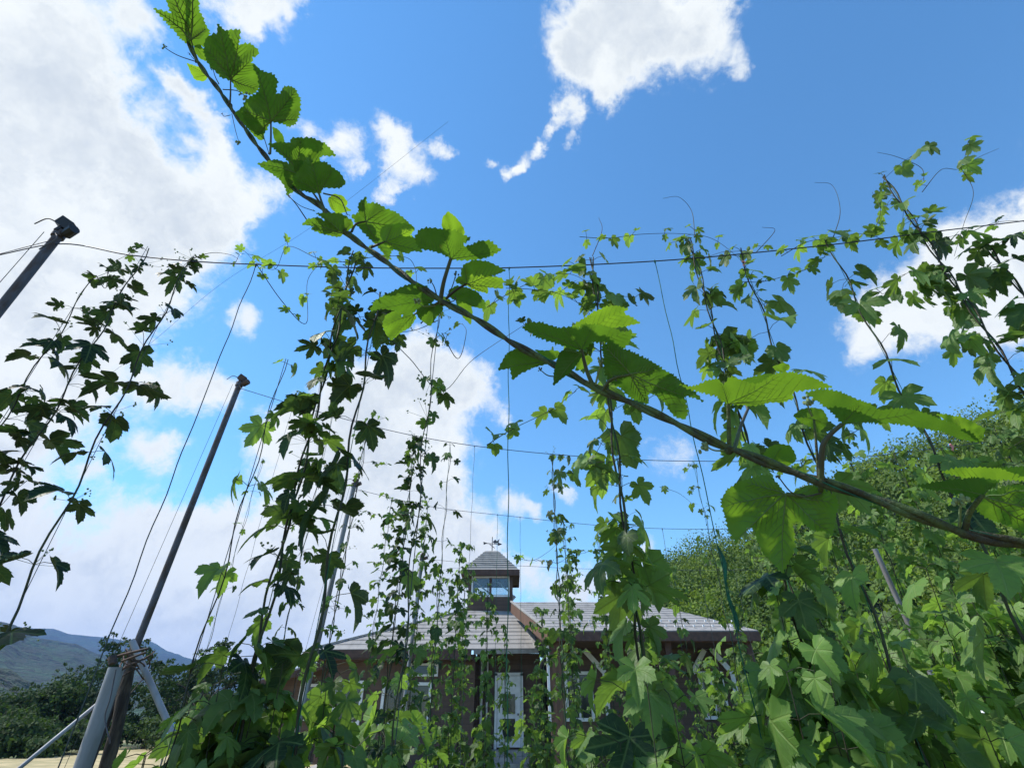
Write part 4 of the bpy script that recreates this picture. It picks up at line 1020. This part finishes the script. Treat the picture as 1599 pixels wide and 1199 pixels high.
row(Y4, [
    (690, 'tiny leaved fourth row bine left of the bell tower', dict(lush=.8, dz=-.2)),
    (728, 'fourth row column of leaves crossing the left roof', dict(lush=1.3, dz=-.1)),
    (790, 'fourth row bine in front of the white door', dict(lush=.6, dz=-.9)),
    (835, 'fourth row column beside the door, right side', dict(lush=1.3, dz=-1.3)),
    (885, 'fourth row bine in front of the first porch window', dict(lush=.9)),
    (960, 'fourth row bine in the shade of the porch, left', dict(lush=1.1, dz=-1.2)),
    (1020, 'fourth row bine in the shade of the porch, right', dict(lush=1.1, dz=-1.1)),
    (1068, 'fourth row leafy column before the right porch window', dict(lush=1.4, dz=-1.1)),
    (1130, 'fourth row leafy column at the right end of the porch', dict(lush=1.4, dz=-1.0)),
    (1210, 'fourth row bine right of the house, nearest to it', dict(lush=1.4)),
    (1290, 'fourth row bine right of the house, middle one', dict(lush=1.4)),
    (1380, 'fourth row bine right of the house, farthest from it', dict(lush=1.4)),
], 'fourth row of hop bines', lod='lo', size=.08, step=.085, tone=.45, stem_r=.0035, plen=.04)
# pale stake on the right
sa, sb = at(1366, 857, 2.6), at(1480, 1110, 2.6); dd = (sb - sa).normalized(); sg = sa + dd * (sa.z / -dd.z)
bar('pale_stake', 'pale grey stake standing among the leaves on the right', sg, sa, .012, 'steel', 'stake')

# ================================================================== LONG FOREGROUND BINE
from mathutils.geometry import delaunay_2d_cdt
fv = empty('hop_bine', tuple(near(700, 474, .6)))
tag(fv, 'long twisted hop stem with big leaves crossing diagonally in front of everything', 'hop plant')
VP = [(150, -190, 1.05), (235, -60, .95), (300, 80, .88), (345, 145, .84), (400, 225, .79), (455, 290, .74), (500, 322, .71), (545, 366, .68), (600, 407, .65), (645, 440, .62), (690, 470, .60),
      (740, 496, .575), (800, 535, .55), (870, 572, .525), (930, 605, .50), (1000, 635, .475), (1060, 663, .455), (1120, 692, .44), (1180, 715, .425), (1240, 738, .41), (1285, 753, .40),
      (1350, 773, .385), (1430, 804, .37), (1500, 830, .36), (1550, 842, .355), (1599, 849, .35), (1720, 880, .34), (1900, 940, .33), (2200, 1050, .32)]
def vdep(px): return float(np.interp(px, [a for a, b, c in VP], [c for a, b, c in VP]))
path = curve([near(*p) for p in VP], 14)
# carry on down to the ground and up to an overhead wire
e = path[-1]; path += [e + Vector((.25, -.02, -.35)) * k for k in (1, 2)] + [Vector((e.x + .7, e.y - .05, 0))]
def twist(ph, rad, r0, r1, k=1.0):
    P = []; L = 0
    for i, p in enumerate(path):
        t = (path[min(i + 1, len(path) - 1)] - path[max(i - 1, 0)]).normalized()
        n = t.cross(Vector((0, 0, 1))).normalized(); b = t.cross(n)
        if i: L += (p - path[i - 1]).length
        a = ph + L * 62 * k
        P.append(p + n * rad * math.cos(a) + b * rad * math.sin(a))
    return P, np.linspace(r0, r1, len(P))
q = MB(); P, rr = twist(0, .0019, .0021, .0029); q.tube(P, rr, 9); P, rr = twist(math.pi, .0021, .0018, .0024); q.tube(P, rr, 9)
for px, py in ((359, 165), (508, 330), (545, 366), (690, 472), (925, 602), (1138, 703), (1281, 752), (1505, 832)):    # swollen nodes
    q.blob(near(px, py, vdep(px)), 0.0040 if px > 600 else .0042, 0, 9, 7)
q.build('stem', M['stem_near'], fv)
q = MB(); P, rr = twist(1.6, .0030, .0006, .0006, .8); q.tube(P, rr, 6); q.build('support_string', M['twine_green'], fv)

UPV = Vector((0, 0, 1))
def smooth_outline(P, stp):
    n = len(P); o = []
    for i in range(n):
        p0, p1, p2, p3 = P[i - 1], P[i], P[(i + 1) % n], P[(i + 2) % n]
        L = (p2 - p1).length; m1 = (p2 - p0); m2 = (p3 - p1)
        m1 = m1.normalized() * L * .42 if m1.length > 0 else m1; m2 = m2.normalized() * L * .42 if m2.length > 0 else m2
        if (p1 - p0).normalized().dot((p2 - p1).normalized()) < .2: m1 = (p2 - p1) * .5
        if (p2 - p1).normalized().dot((p3 - p2).normalized()) < .2: m2 = (p2 - p1) * .5
        k = max(2, int(round(L / stp)) * 2)
        for j in range(k):
            t = j / k; o.append((2 * t**3 - 3 * t**2 + 1) * p1 + (t**3 - 2 * t**2 + t) * m1 + (-2 * t**3 + 3 * t**2) * p2 + (t**3 - t**2) * m2)
    return o
def inside(p, poly):
    c = False; j = len(poly) - 1
    for i in range(len(poly)):
        a, b = poly[i], poly[j]
        if (a[1] > p[1]) != (b[1] > p[1]) and p[0] < (b[0] - a[0]) * (p[1] - a[1]) / (b[1] - a[1]) + a[0]: c = not c
        j = i
    return c
def near_leaf(outl, J, tone, tips, dd=0.0, tilt=.75, pet=None, pr=.0014, petm='stem_near', side=0.0, teeth=6.5, label=None, dist=None):
    dep = (dist or vdep(J[0])) + dd
    J3 = near(J[0], J[1], dep); v = (J3 - CAM).normalized()
    N = (v + UPV * tilt + Vector((side, 0, 0))).normalized(); B = (-N)
    xs = [p[0] for p in outl]; ys = [p[1] for p in outl]; sz = max(max(xs) - min(xs), max(ys) - min(ys))
    P = [Vector(p) for p in outl]
    ar = sum(P[i - 1].x * P[i].y - P[i].x * P[i - 1].y for i in range(len(P)))
    if ar < 0: P.reverse()
    O = smooth_outline(P, teeth); n = len(O); th = min(2.0, sz * .016)
    T = []
    for i, p in enumerate(O):
        t = (O[(i + 1) % n] - O[i - 1]); nn_ = Vector((t.y, -t.x)).normalized()
        T.append(p + nn_ * (th * RNG.uniform(.35, 1.5) if i % 2 else -th * RNG.uniform(.1, .6)) + (t.normalized() * th * .4 if i % 2 else Vector((0, 0))))
    gs = max(3.5, sz / 24); pts = []
    for a in np.arange(min(xs), max(xs), gs):
        for k, b in enumerate(np.arange(min(ys), max(ys), gs)):
            p = Vector((a + (gs / 2 if k % 2 else 0) + RNG.uniform(-.4, .4), b + RNG.uniform(-.4, .4)))
            if inside(p, T) and min((p - t).length for t in T) > gs * .45: pts.append(p)
    co = T + pts
    r = delaunay_2d_cdt(co, [(i, (i + 1) % n) for i in range(n)], [], 1, 1e-4)
    V2, F = r[0], [f for f in r[2] if len(f) == 3]
    JJ = Vector(J); main = [Vector(t) - JJ for t in tips]
    rip = .010 * min(sz, 130) / 100 * dep * (.35 if tilt > 1.15 else 1)
    def lift(p):
        w_ = p - JJ; dmin = 1e9
        for m_ in main:
            L = m_.length; u = m_ / L; al = w_.dot(u)
            d_ = abs(w_.x * u.y - w_.y * u.x) if al > 0 else w_.length
            dmin = min(dmin, d_)
        q_ = noise.noise(Vector((p.x * .035, p.y * .035, J[0])))
        return rip * (.9 * min(dmin / (sz * .16), 1) + .9 * q_ + .25 * noise.noise(Vector((p.x * .12, p.y * .12, 2)))) - rip * 1.2 * (w_.length / sz) ** 2
    def to3(p, off=0.0):
        d = ray(p.x, p.y); den = max(N.dot(d), .22 * d.length)
        t = N.dot(J3 - CAM) / den; t = min(max(t, dep * .72), dep * 1.4)
        return CAM + d * t + N * (lift(p) + off)
    for _ in range(int(sz / 45)):
        if pts:
            h0 = pts[int(RNG.integers(len(pts)))]; hr = RNG.uniform(.9, 2.0)
            F = [f for f in F if (sum((V2[i] for i in f), Vector((0, 0))) / 3 - h0).length > hr]
    V3 = [tuple(to3(p)) for p in V2]
    # make faces look up along N
    a, b, c = [Vector(V3[i]) for i in F[0]]
    if (b - a).cross(c - a).dot(N) < 0: F = [(f[0], f[2], f[1]) for f in F]
    A = [((p - JJ).x / sz, (p - JJ).y / sz, tone) for p in V2]
    mb = MB(); mb.add(V3, F, 0, A)
    # raised veins on the underside
    vr = .00075 * min(sz, 150) / 120 * dep / .5 * (.5 if tilt > 1.15 else 1)
    for m_ in main:
        L = m_.length; u = m_ / L; w2 = Vector((-u.y, u.x))
        K = 12; pp = []
        for k in range(K + 1):
            p = JJ + m_ * (k / K * .97) + w2 * math.sin(k / K * 3.14) * L * .02
            if k and not inside(p, T): break
            pp.append(to3(p, -vr * .5))
        if len(pp) > 2: mb.tube(pp, np.linspace(vr, vr * .25, len(pp)), 5, 1, cap=False)
        k = .14
        while k < .92:
            for sg in (1, -1):
                dv = (u * .72 + w2 * sg * .70); ll = L * .40 * (1 - k * .62); st_ = JJ + m_ * k; sp_ = []
                for h in range(7):
                    p = st_ + dv * (ll * h / 6) + u * (ll * .12 * (h / 6) ** 2)
                    if not inside(p, O): break
                    sp_.append(to3(p, -vr * .25))
                if len(sp_) > 2: mb.tube(sp_, np.linspace(vr * .45, vr * .15, len(sp_)), 3, 1, cap=False)
            k += .115
    o = mb.build('leaf', [M['leaf_near'], M['vein']], fv)
    if label: o['label'] = label
    if pet:
        C = curve([near(a, b, vdep(a) if i == 0 else (dep if i == len(pet) - 1 else (vdep(a) + dep) / 2)) for i, (a, b) in enumerate(pet)], 6)
        C = [near(*pet[0], vdep(pet[0][0]))] + C[1:-1] + [J3]
        q = MB(); q.tube(C, np.linspace(pr * 1.25, pr * .9, len(C)), 8); q.build('petiole', M[petm], o)
    return o

NL = near_leaf
NL([(241,12),(262,20),(268,24),(255,-10),(250,-40),(280,-75),(305,-60),(312,-20),(310,15),(320,38),(326,52),(320,75),(298,72),(283,62),(262,38)], (298,62), .35, [(243,14),(262,-25),(300,-55),(322,45)], pet=[(306,98),(303,80),(298,62)], pr=.0012)
NL([(303,72),(312,70),(322,85),(323,96),(312,92),(304,82)], (305,72), .5, [(322,95)], dd=.01)
NL([(292,98),(302,102),(318,108),(324,122),(318,128),(305,125),(297,112)], (322,118), .95, [(295,101),(300,122)], dd=.02)
NL([(341,36),(347,44),(352,48),(376,47),(374,62),(372,74),(380,69),(392,70),(404,79),(402,87),(395,89),(393,97),(399,102),(406,115),(404,138),(392,150),(377,146),(368,140),(360,126),(345,123),(330,108),(322,96),(318,80),(322,60),(336,52),(338,56)],
   (360,124), .35, [(341,38),(375,48),(403,80),(402,140),(322,75)], pet=[(359,165),(360,145),(360,124)], pr=.0012, petm='petiole_dark')
NL([(398,98),(412,112),(425,117),(433,126),(431,140),(430,148),(437,148),(441,139),(452,136),(462,139),(469,155),(467,180),(460,195),(450,200),(440,195),(426,190),(420,195),(412,210),(400,212),(385,195),(378,178),(382,160),(392,152),(403,145),(405,138),(403,118),(397,105)],
   (423,189), .30, [(399,100),(462,140),(466,185),(380,172),(402,210)], dd=.01, pet=[(422,240),(423,215),(423,189)], pr=.0014, petm='petiole_dark')
NL([(425,198),(434,202),(442,212),(444,222),(436,226),(428,218)], (422,222), .25, [(443,222),(434,204)], dd=.03)
NL([(368,175),(380,166),(395,180),(412,205),(412,218),(405,220),(390,205)], (412,218), .4, [(370,175),(395,185)], dd=.03)
NL([(420,222),(440,224),(452,225),(454,219),(468,215),(488,217),(508,226),(525,243),(505,244),(499,247),(500,262),(484,264),(460,262),(445,250),(430,235)], (462,262), .35, [(524,243),(470,217),(422,223)], dd=.015, tilt=1.1)
NL([(402,255),(430,250),(462,262),(476,275),(470,292),(448,306),(446,296),(434,280)], (464,270), .22, [(404,255),(448,305)], dd=-.01, pet=[(508,330),(488,300),(464,270)], petm='petiole_dark', pr=.0013)
NL([(470,262),(484,240),(490,252),(508,254),(528,268),(540,285),(532,293),(505,294),(500,303),(480,302),(463,296),(458,278)], (498,302), .30, [(484,243),(539,286),(462,280),(520,262)], dd=.0, pet=[(508,330),(503,318),(498,302)], petm='petiole_dark', pr=.0016)
NL([(458,250),(472,250),(478,262),(470,272),(460,268)], (464,272), .05, [(468,252)], dd=-.02)
NL([(512,312),(520,304),(535,306),(543,316),(540,322),(549,328),(537,332),(528,334),(516,325)], (514,308), .98, [(548,328),(541,312),(524,332)], dd=.04)
NL([(490,325),(495,332),(530,335),(550,345),(552,355),(542,362),(535,367),(528,371),(510,368),(490,360),(485,358),(490,353),(472,350),(480,342),(497,340),(505,345),(512,348),(505,342),(497,335)], (535,364), .38, [(474,349),(487,359),(493,329),(548,348)], dd=-.005, pet=[(545,370),(540,367),(535,364)])
NL([(559,322),(562,315),(572,308),(573,318),(590,320),(615,331),(635,345),(648,357),(640,364),(628,372),(612,392),(606,402),(590,385),(575,372),(560,356),(553,345),(548,338),(560,333)], (571,346), .28, [(566,314),(647,357),(606,400),(600,325)], dd=.03, pet=[(549,362),(556,350),(571,346)], petm='stem')
NL([(593,368),(595,358),(605,352),(622,350),(640,352),(648,356),(644,364),(640,368),(650,375),(660,392),(648,391),(636,396),(620,392),(607,388),(600,380)], (602,377), .92, [(647,357),(659,391),(636,395),(612,352)], dd=-.01, pet=[(580,386),(590,382),(602,377)], petm='stem')
NL([(648,372),(655,360),(668,357),(690,357),(712,362),(735,373),(725,380),(722,386),(738,382),(750,376),(766,377),(783,390),(762,402),(740,407),(712,406),(704,404),(695,399),(675,391),(655,388)], (704,404), .30, [(650,375),(690,358),(734,373),(782,390)], dd=.0, tilt=1.3,
   pet=[(688,468),(693,440),(704,404)], pr=.0022, petm='petiole_dark')
NL([(690,355),(691,340),(700,329),(712,340),(725,358),(725,367),(712,372),(700,364)], (708,374), .92, [(700,331),(692,348),(724,360)], dd=.03)
NL([(720,425),(725,413),(740,408),(760,409),(780,416),(790,420),(775,428),(772,431),(785,436),(785,450),(770,449),(762,449),(762,458),(745,455),(730,447),(712,442),(712,435),(720,432)], (729,443), .85, [(789,420),(785,449),(762,457),(725,415),(713,438)], dd=.0, pet=[(697,466),(712,453),(729,443)], petm='stem')
NL([(700,455),(712,448),(730,450),(745,455),(757,470),(758,481),(740,478),(722,472),(705,467)], (697,464), .25, [(757,480),(742,453)], dd=.03)
NL([(712,470),(735,475),(738,490),(735,505),(725,497),(714,482)], (708,470), .6, [(735,504)], dd=.05)
NL([(579,485),(585,470),(610,456),(640,445),(655,444),(668,450),(677,465),(675,473),(650,485),(640,492),(625,487),(610,482),(595,482)], (675,470), .22, [(581,484),(612,458),(640,490)], dd=.015, tilt=1.2)
NL([(598,505),(603,492),(620,485),(645,489),(650,496),(640,512),(625,520),(612,530),(603,522)], (648,490), .45, [(600,508),(612,529),(640,512)], dd=.03, pet=[(686,472),(668,482),(648,490)], petm='petiole_dark')
NL([(650,486),(660,478),(690,472),(692,484),(682,495),(672,508),(665,505),(655,497)], (682,472), .25, [(671,507),(652,490),(691,484)], dd=.01)
NL([(815,511),(830,503),(845,503),(870,512),(890,510),(905,512),(912,506),(930,506),(955,513),(975,519),(986,514),(985,530),(975,545),(965,549),(948,535),(925,535),(912,546),(895,546),(870,537),(840,527)], (908,546), .30, [(817,511),(985,516),(925,507),(880,512)], dd=-.01, tilt=1.4,
   pet=[(926,602),(916,578),(908,546)], pr=.0019, petm='petiole_dark')
NL([(893,511),(915,495),(925,488),(945,480),(965,478),(981,481),(972,488),(990,497),(1000,503),(980,508),(955,512),(930,516),(910,512)], (905,520), .80, [(980,481),(999,503),(925,490)], dd=.03, tilt=1.2)
NL([(778,575),(790,553),(805,543),(820,545),(848,560),(856,568),(830,575),(810,585),(800,592),(797,573)], (853,566), .35, [(779,574),(801,590),(806,545)], dd=.02)
NL([(835,545),(850,548),(872,548),(876,556),(862,564),(848,560)], (872,562), .55, [(837,546),(870,549)], dd=.03)
NL([(863,600),(865,580),(875,550),(885,543),(905,550),(910,556),(903,568),(890,582),(877,590)], (907,552), .05, [(864,598),(880,546)], dd=-.02, side=-.3)
NL([(898,578),(905,560),(920,555),(926,562),(915,574),(905,578)], (912,552), .7, [(902,577),(924,563)], dd=.02)
NL([(942,555),(940,540),(947,535),(958,535),(970,545),(990,555),(1010,563),(1030,572),(1050,585),(1062,596),(1084,612),(1098,625),(1080,620),(1068,616),(1073,640),(1068,653),(1055,648),(1045,640),(1035,625),(1022,615),(1013,612),(1012,630),(1000,628),(985,622),(970,610),(955,600),(945,585)], (984,585), .18, [(943,538),(1096,624),(1068,650),(1011,629),(948,590),(1030,574)],
   dd=.0, pet=[(940,612),(955,592),(984,585)], pr=.0014, petm='petiole_dark', teeth=6)
NL([(1060,600),(1085,603),(1110,593),(1120,591),(1130,602),(1140,590),(1165,597),(1185,600),(1200,590),(1215,582),(1235,580),(1265,588),(1280,594),(1300,604),(1270,607),(1236,612),(1240,622),(1225,627),(1190,630),(1170,634),(1145,632),(1137,631),(1120,620),(1095,613)], (1137,631), .62, [(1062,600),(1298,604),(1125,595),(1238,622),(1220,585)], dd=.0, tilt=1.5,
   pet=[(1139,703),(1138,665),(1137,631)], pr=.0017, label='widest yellow green leaf, seen nearly edge on')
NL([(1145,600),(1170,590),(1200,583),(1215,586),(1195,600),(1170,604)], (1165,632), .3, [(1205,585)], dd=.05, tilt=1.4, pet=[(1146,704),(1157,665),(1170,634)], pr=.0014, petm='petiole_dark')
NL([(1206,572),(1215,570),(1222,567),(1233,570),(1233,577),(1222,582),(1212,580)], (1222,582), .8, [(1208,573),(1232,571)], dd=.04)
NL([(1238,648),(1250,640),(1270,638),(1285,640),(1293,655),(1288,668),(1278,675),(1265,668),(1250,660)], (1271,655), .35, [(1240,648),(1291,662),(1278,673)], dd=.01, pet=[(1278,745),(1275,700),(1271,655)], pr=.0010)
NL([(1192,712),(1200,700),(1220,693),(1235,697),(1243,712),(1240,722),(1225,730),(1205,724)], (1202,722), .55, [(1241,716),(1222,695)], dd=.02)
NL([(1257,613),(1285,608),(1320,616),(1350,628),(1375,640),(1400,637),(1430,640),(1460,651),(1490,662),(1520,678),(1532,690),(1500,684),(1470,674),(1440,668),(1400,662),(1360,660),(1330,661),(1317,662),(1300,645),(1280,628)], (1315,662), .28, [(1260,614),(1528,689),(1430,643),(1345,630)], dd=.0, tilt=1.6,
   pet=[(1282,752),(1284,700),(1295,680),(1315,662)], pr=.0019, petm='petiole_dark', label='long curved dark green leaf, widest in the foreground')
NL([(1462,648),(1485,648),(1515,658),(1540,672),(1532,690),(1500,672)], (1500,684), .75, [(1535,686),(1490,652)], dd=.02, tilt=1.0)
NL([(1126,782),(1135,765),(1155,752),(1180,745),(1200,742),(1215,755),(1229,772),(1250,765),(1265,758),(1285,765),(1303,772),(1309,790),(1304,815),(1299,836),(1285,828),(1268,826),(1250,815),(1238,818),(1241,850),(1235,870),(1222,892),(1210,882),(1195,868),(1182,845),(1178,828),(1170,820),(1150,846),(1138,830),(1132,805)], (1228,771), .50, [(1129,790),(1221,890),(1299,834),(1150,843),(1305,785),(1165,752)],
   dd=.0, tilt=.35, pet=[(1283,756),(1277,772),(1250,774),(1228,771)], pr=.0017, label='big five lobed leaf hanging below the stem', teeth=6)
NL([(1470,736),(1500,730),(1560,732),(1640,730),(1645,748),(1600,750),(1550,748),(1510,746)], (1560,752), .80, [(1472,737),(1640,735)], dd=.01, tilt=1.7)
NL([(1432,756),(1470,751),(1520,748),(1562,750),(1545,765),(1535,773),(1515,777),(1480,768),(1455,764)], (1535,772), .10, [(1434,757),(1560,751)], dd=-.01, tilt=1.3, pet=[(1506,830),(1514,800),(1535,772)], pr=.0017, petm='stem_near')
NL([(1522,782),(1545,768),(1590,758),(1640,755),(1680,780),(1680,825),(1640,838),(1600,832),(1555,818),(1528,802)], (1535,774), .45, [(1680,800),(1640,835),(1640,757)], dd=.015, tilt=.8)
# buds, side tips and tendrils on the foreground bine
def sprig(pts, r=.0009, bud=.003, m='petiole_dark', n=3):
    q = MB(); C = curve([near(a, b, vdep(pts[0][0]) - .005 * i) for i, (a, b) in enumerate(pts)], 7)
    q.tube(C, np.linspace(r, r * .6, len(C)), 5); o = q.build('side_shoot', M[m], fv)
    q = MB()
    bud *= .75 if pts[0][0] < 900 else .62
    for k in range(n * 2 + 1): q.blob(C[-1] + Vector(rv(bud * .75 if k else 0)), bud * RNG.uniform(.3, .62), 0, 7, 5, (1, 1, 1.4))
    q.build('flower_bud', M['bud' if bud > .0022 else 'petiole_dark'], o)
sprig([(310, 98), (280, 88), (262, 78), (256, 72)], bud=.0035); sprig([(306, 95), (300, 90), (296, 84)], .0006, .0018)
sprig([(342, 132), (336, 120), (332, 106)], bud=.004, n=5); sprig([(348, 140), (370, 142), (382, 150)], bud=.005, n=6); sprig([(385, 155), (405, 195), (420, 240)], bud=.002)
sprig([(362, 178), (368, 205), (373, 222)], .0006, .0045, n=2); sprig([(360, 180), (350, 182), (347, 178)], .0006, .0015)
sprig([(480, 345), (463, 320), (450, 305)], bud=.0018); sprig([(492, 330), (470, 322), (452, 308)], .0006, .0015); sprig([(505, 302), (530, 310), (542, 335)], .0012, .0018)
sprig([(682, 462), (678, 448), (672, 438)], .0008, .0030, n=4); sprig([(697, 466), (706, 448), (712, 428)], .0008, .0028, n=4); sprig([(680, 478), (660, 478), (652, 470)], .0006, .0032, 'bud', 7)
sprig([(700, 472), (708, 470), (712, 466)], .0008, .0022, n=2); sprig([(930, 600), (935, 580), (940, 565)], .0012, .004, 'bud', 6); sprig([(942, 602), (955, 595), (963, 590)], .001, .0035, 'bud', 6)
sprig([(870, 588), (855, 586), (842, 576)], .0008, .002); sprig([(1133, 703), (1115, 703), (1100, 695)], .0009, .0042, 'bud', 8); sprig([(1268, 650), (1262, 635), (1262, 625)], .0008, .0040, 'bud', 8)
sprig([(1282, 770), (1255, 775), (1235, 768), (1216, 745)], .0008, .0022); sprig([(1498, 825), (1499, 800), (1500, 782)], .0011, .0042, 'bud', 7)

# ================================================================== AIR
hz = MB(); hz.span(-2900, 2900, -2900, 2900, -3, 330)
ho = hz.build('haze', [], None, False)
hm = bpy.data.materials.new('haze_air'); hm.use_nodes = True; t = NT(hm.node_tree); t.n.clear()
o_ = t.node('ShaderNodeOutputMaterial'); pv = t.node('ShaderNodeVolumePrincipled'); pv.inputs['Color'].default_value = (.24, .47, 1, 1)
pv.inputs['Density'].default_value = .00022; pv.inputs['Anisotropy'].default_value = .1; t.l.new(pv.outputs[0], o_.inputs['Volume'])
ho.data.materials.append(hm); tag(ho, kind='stuff')
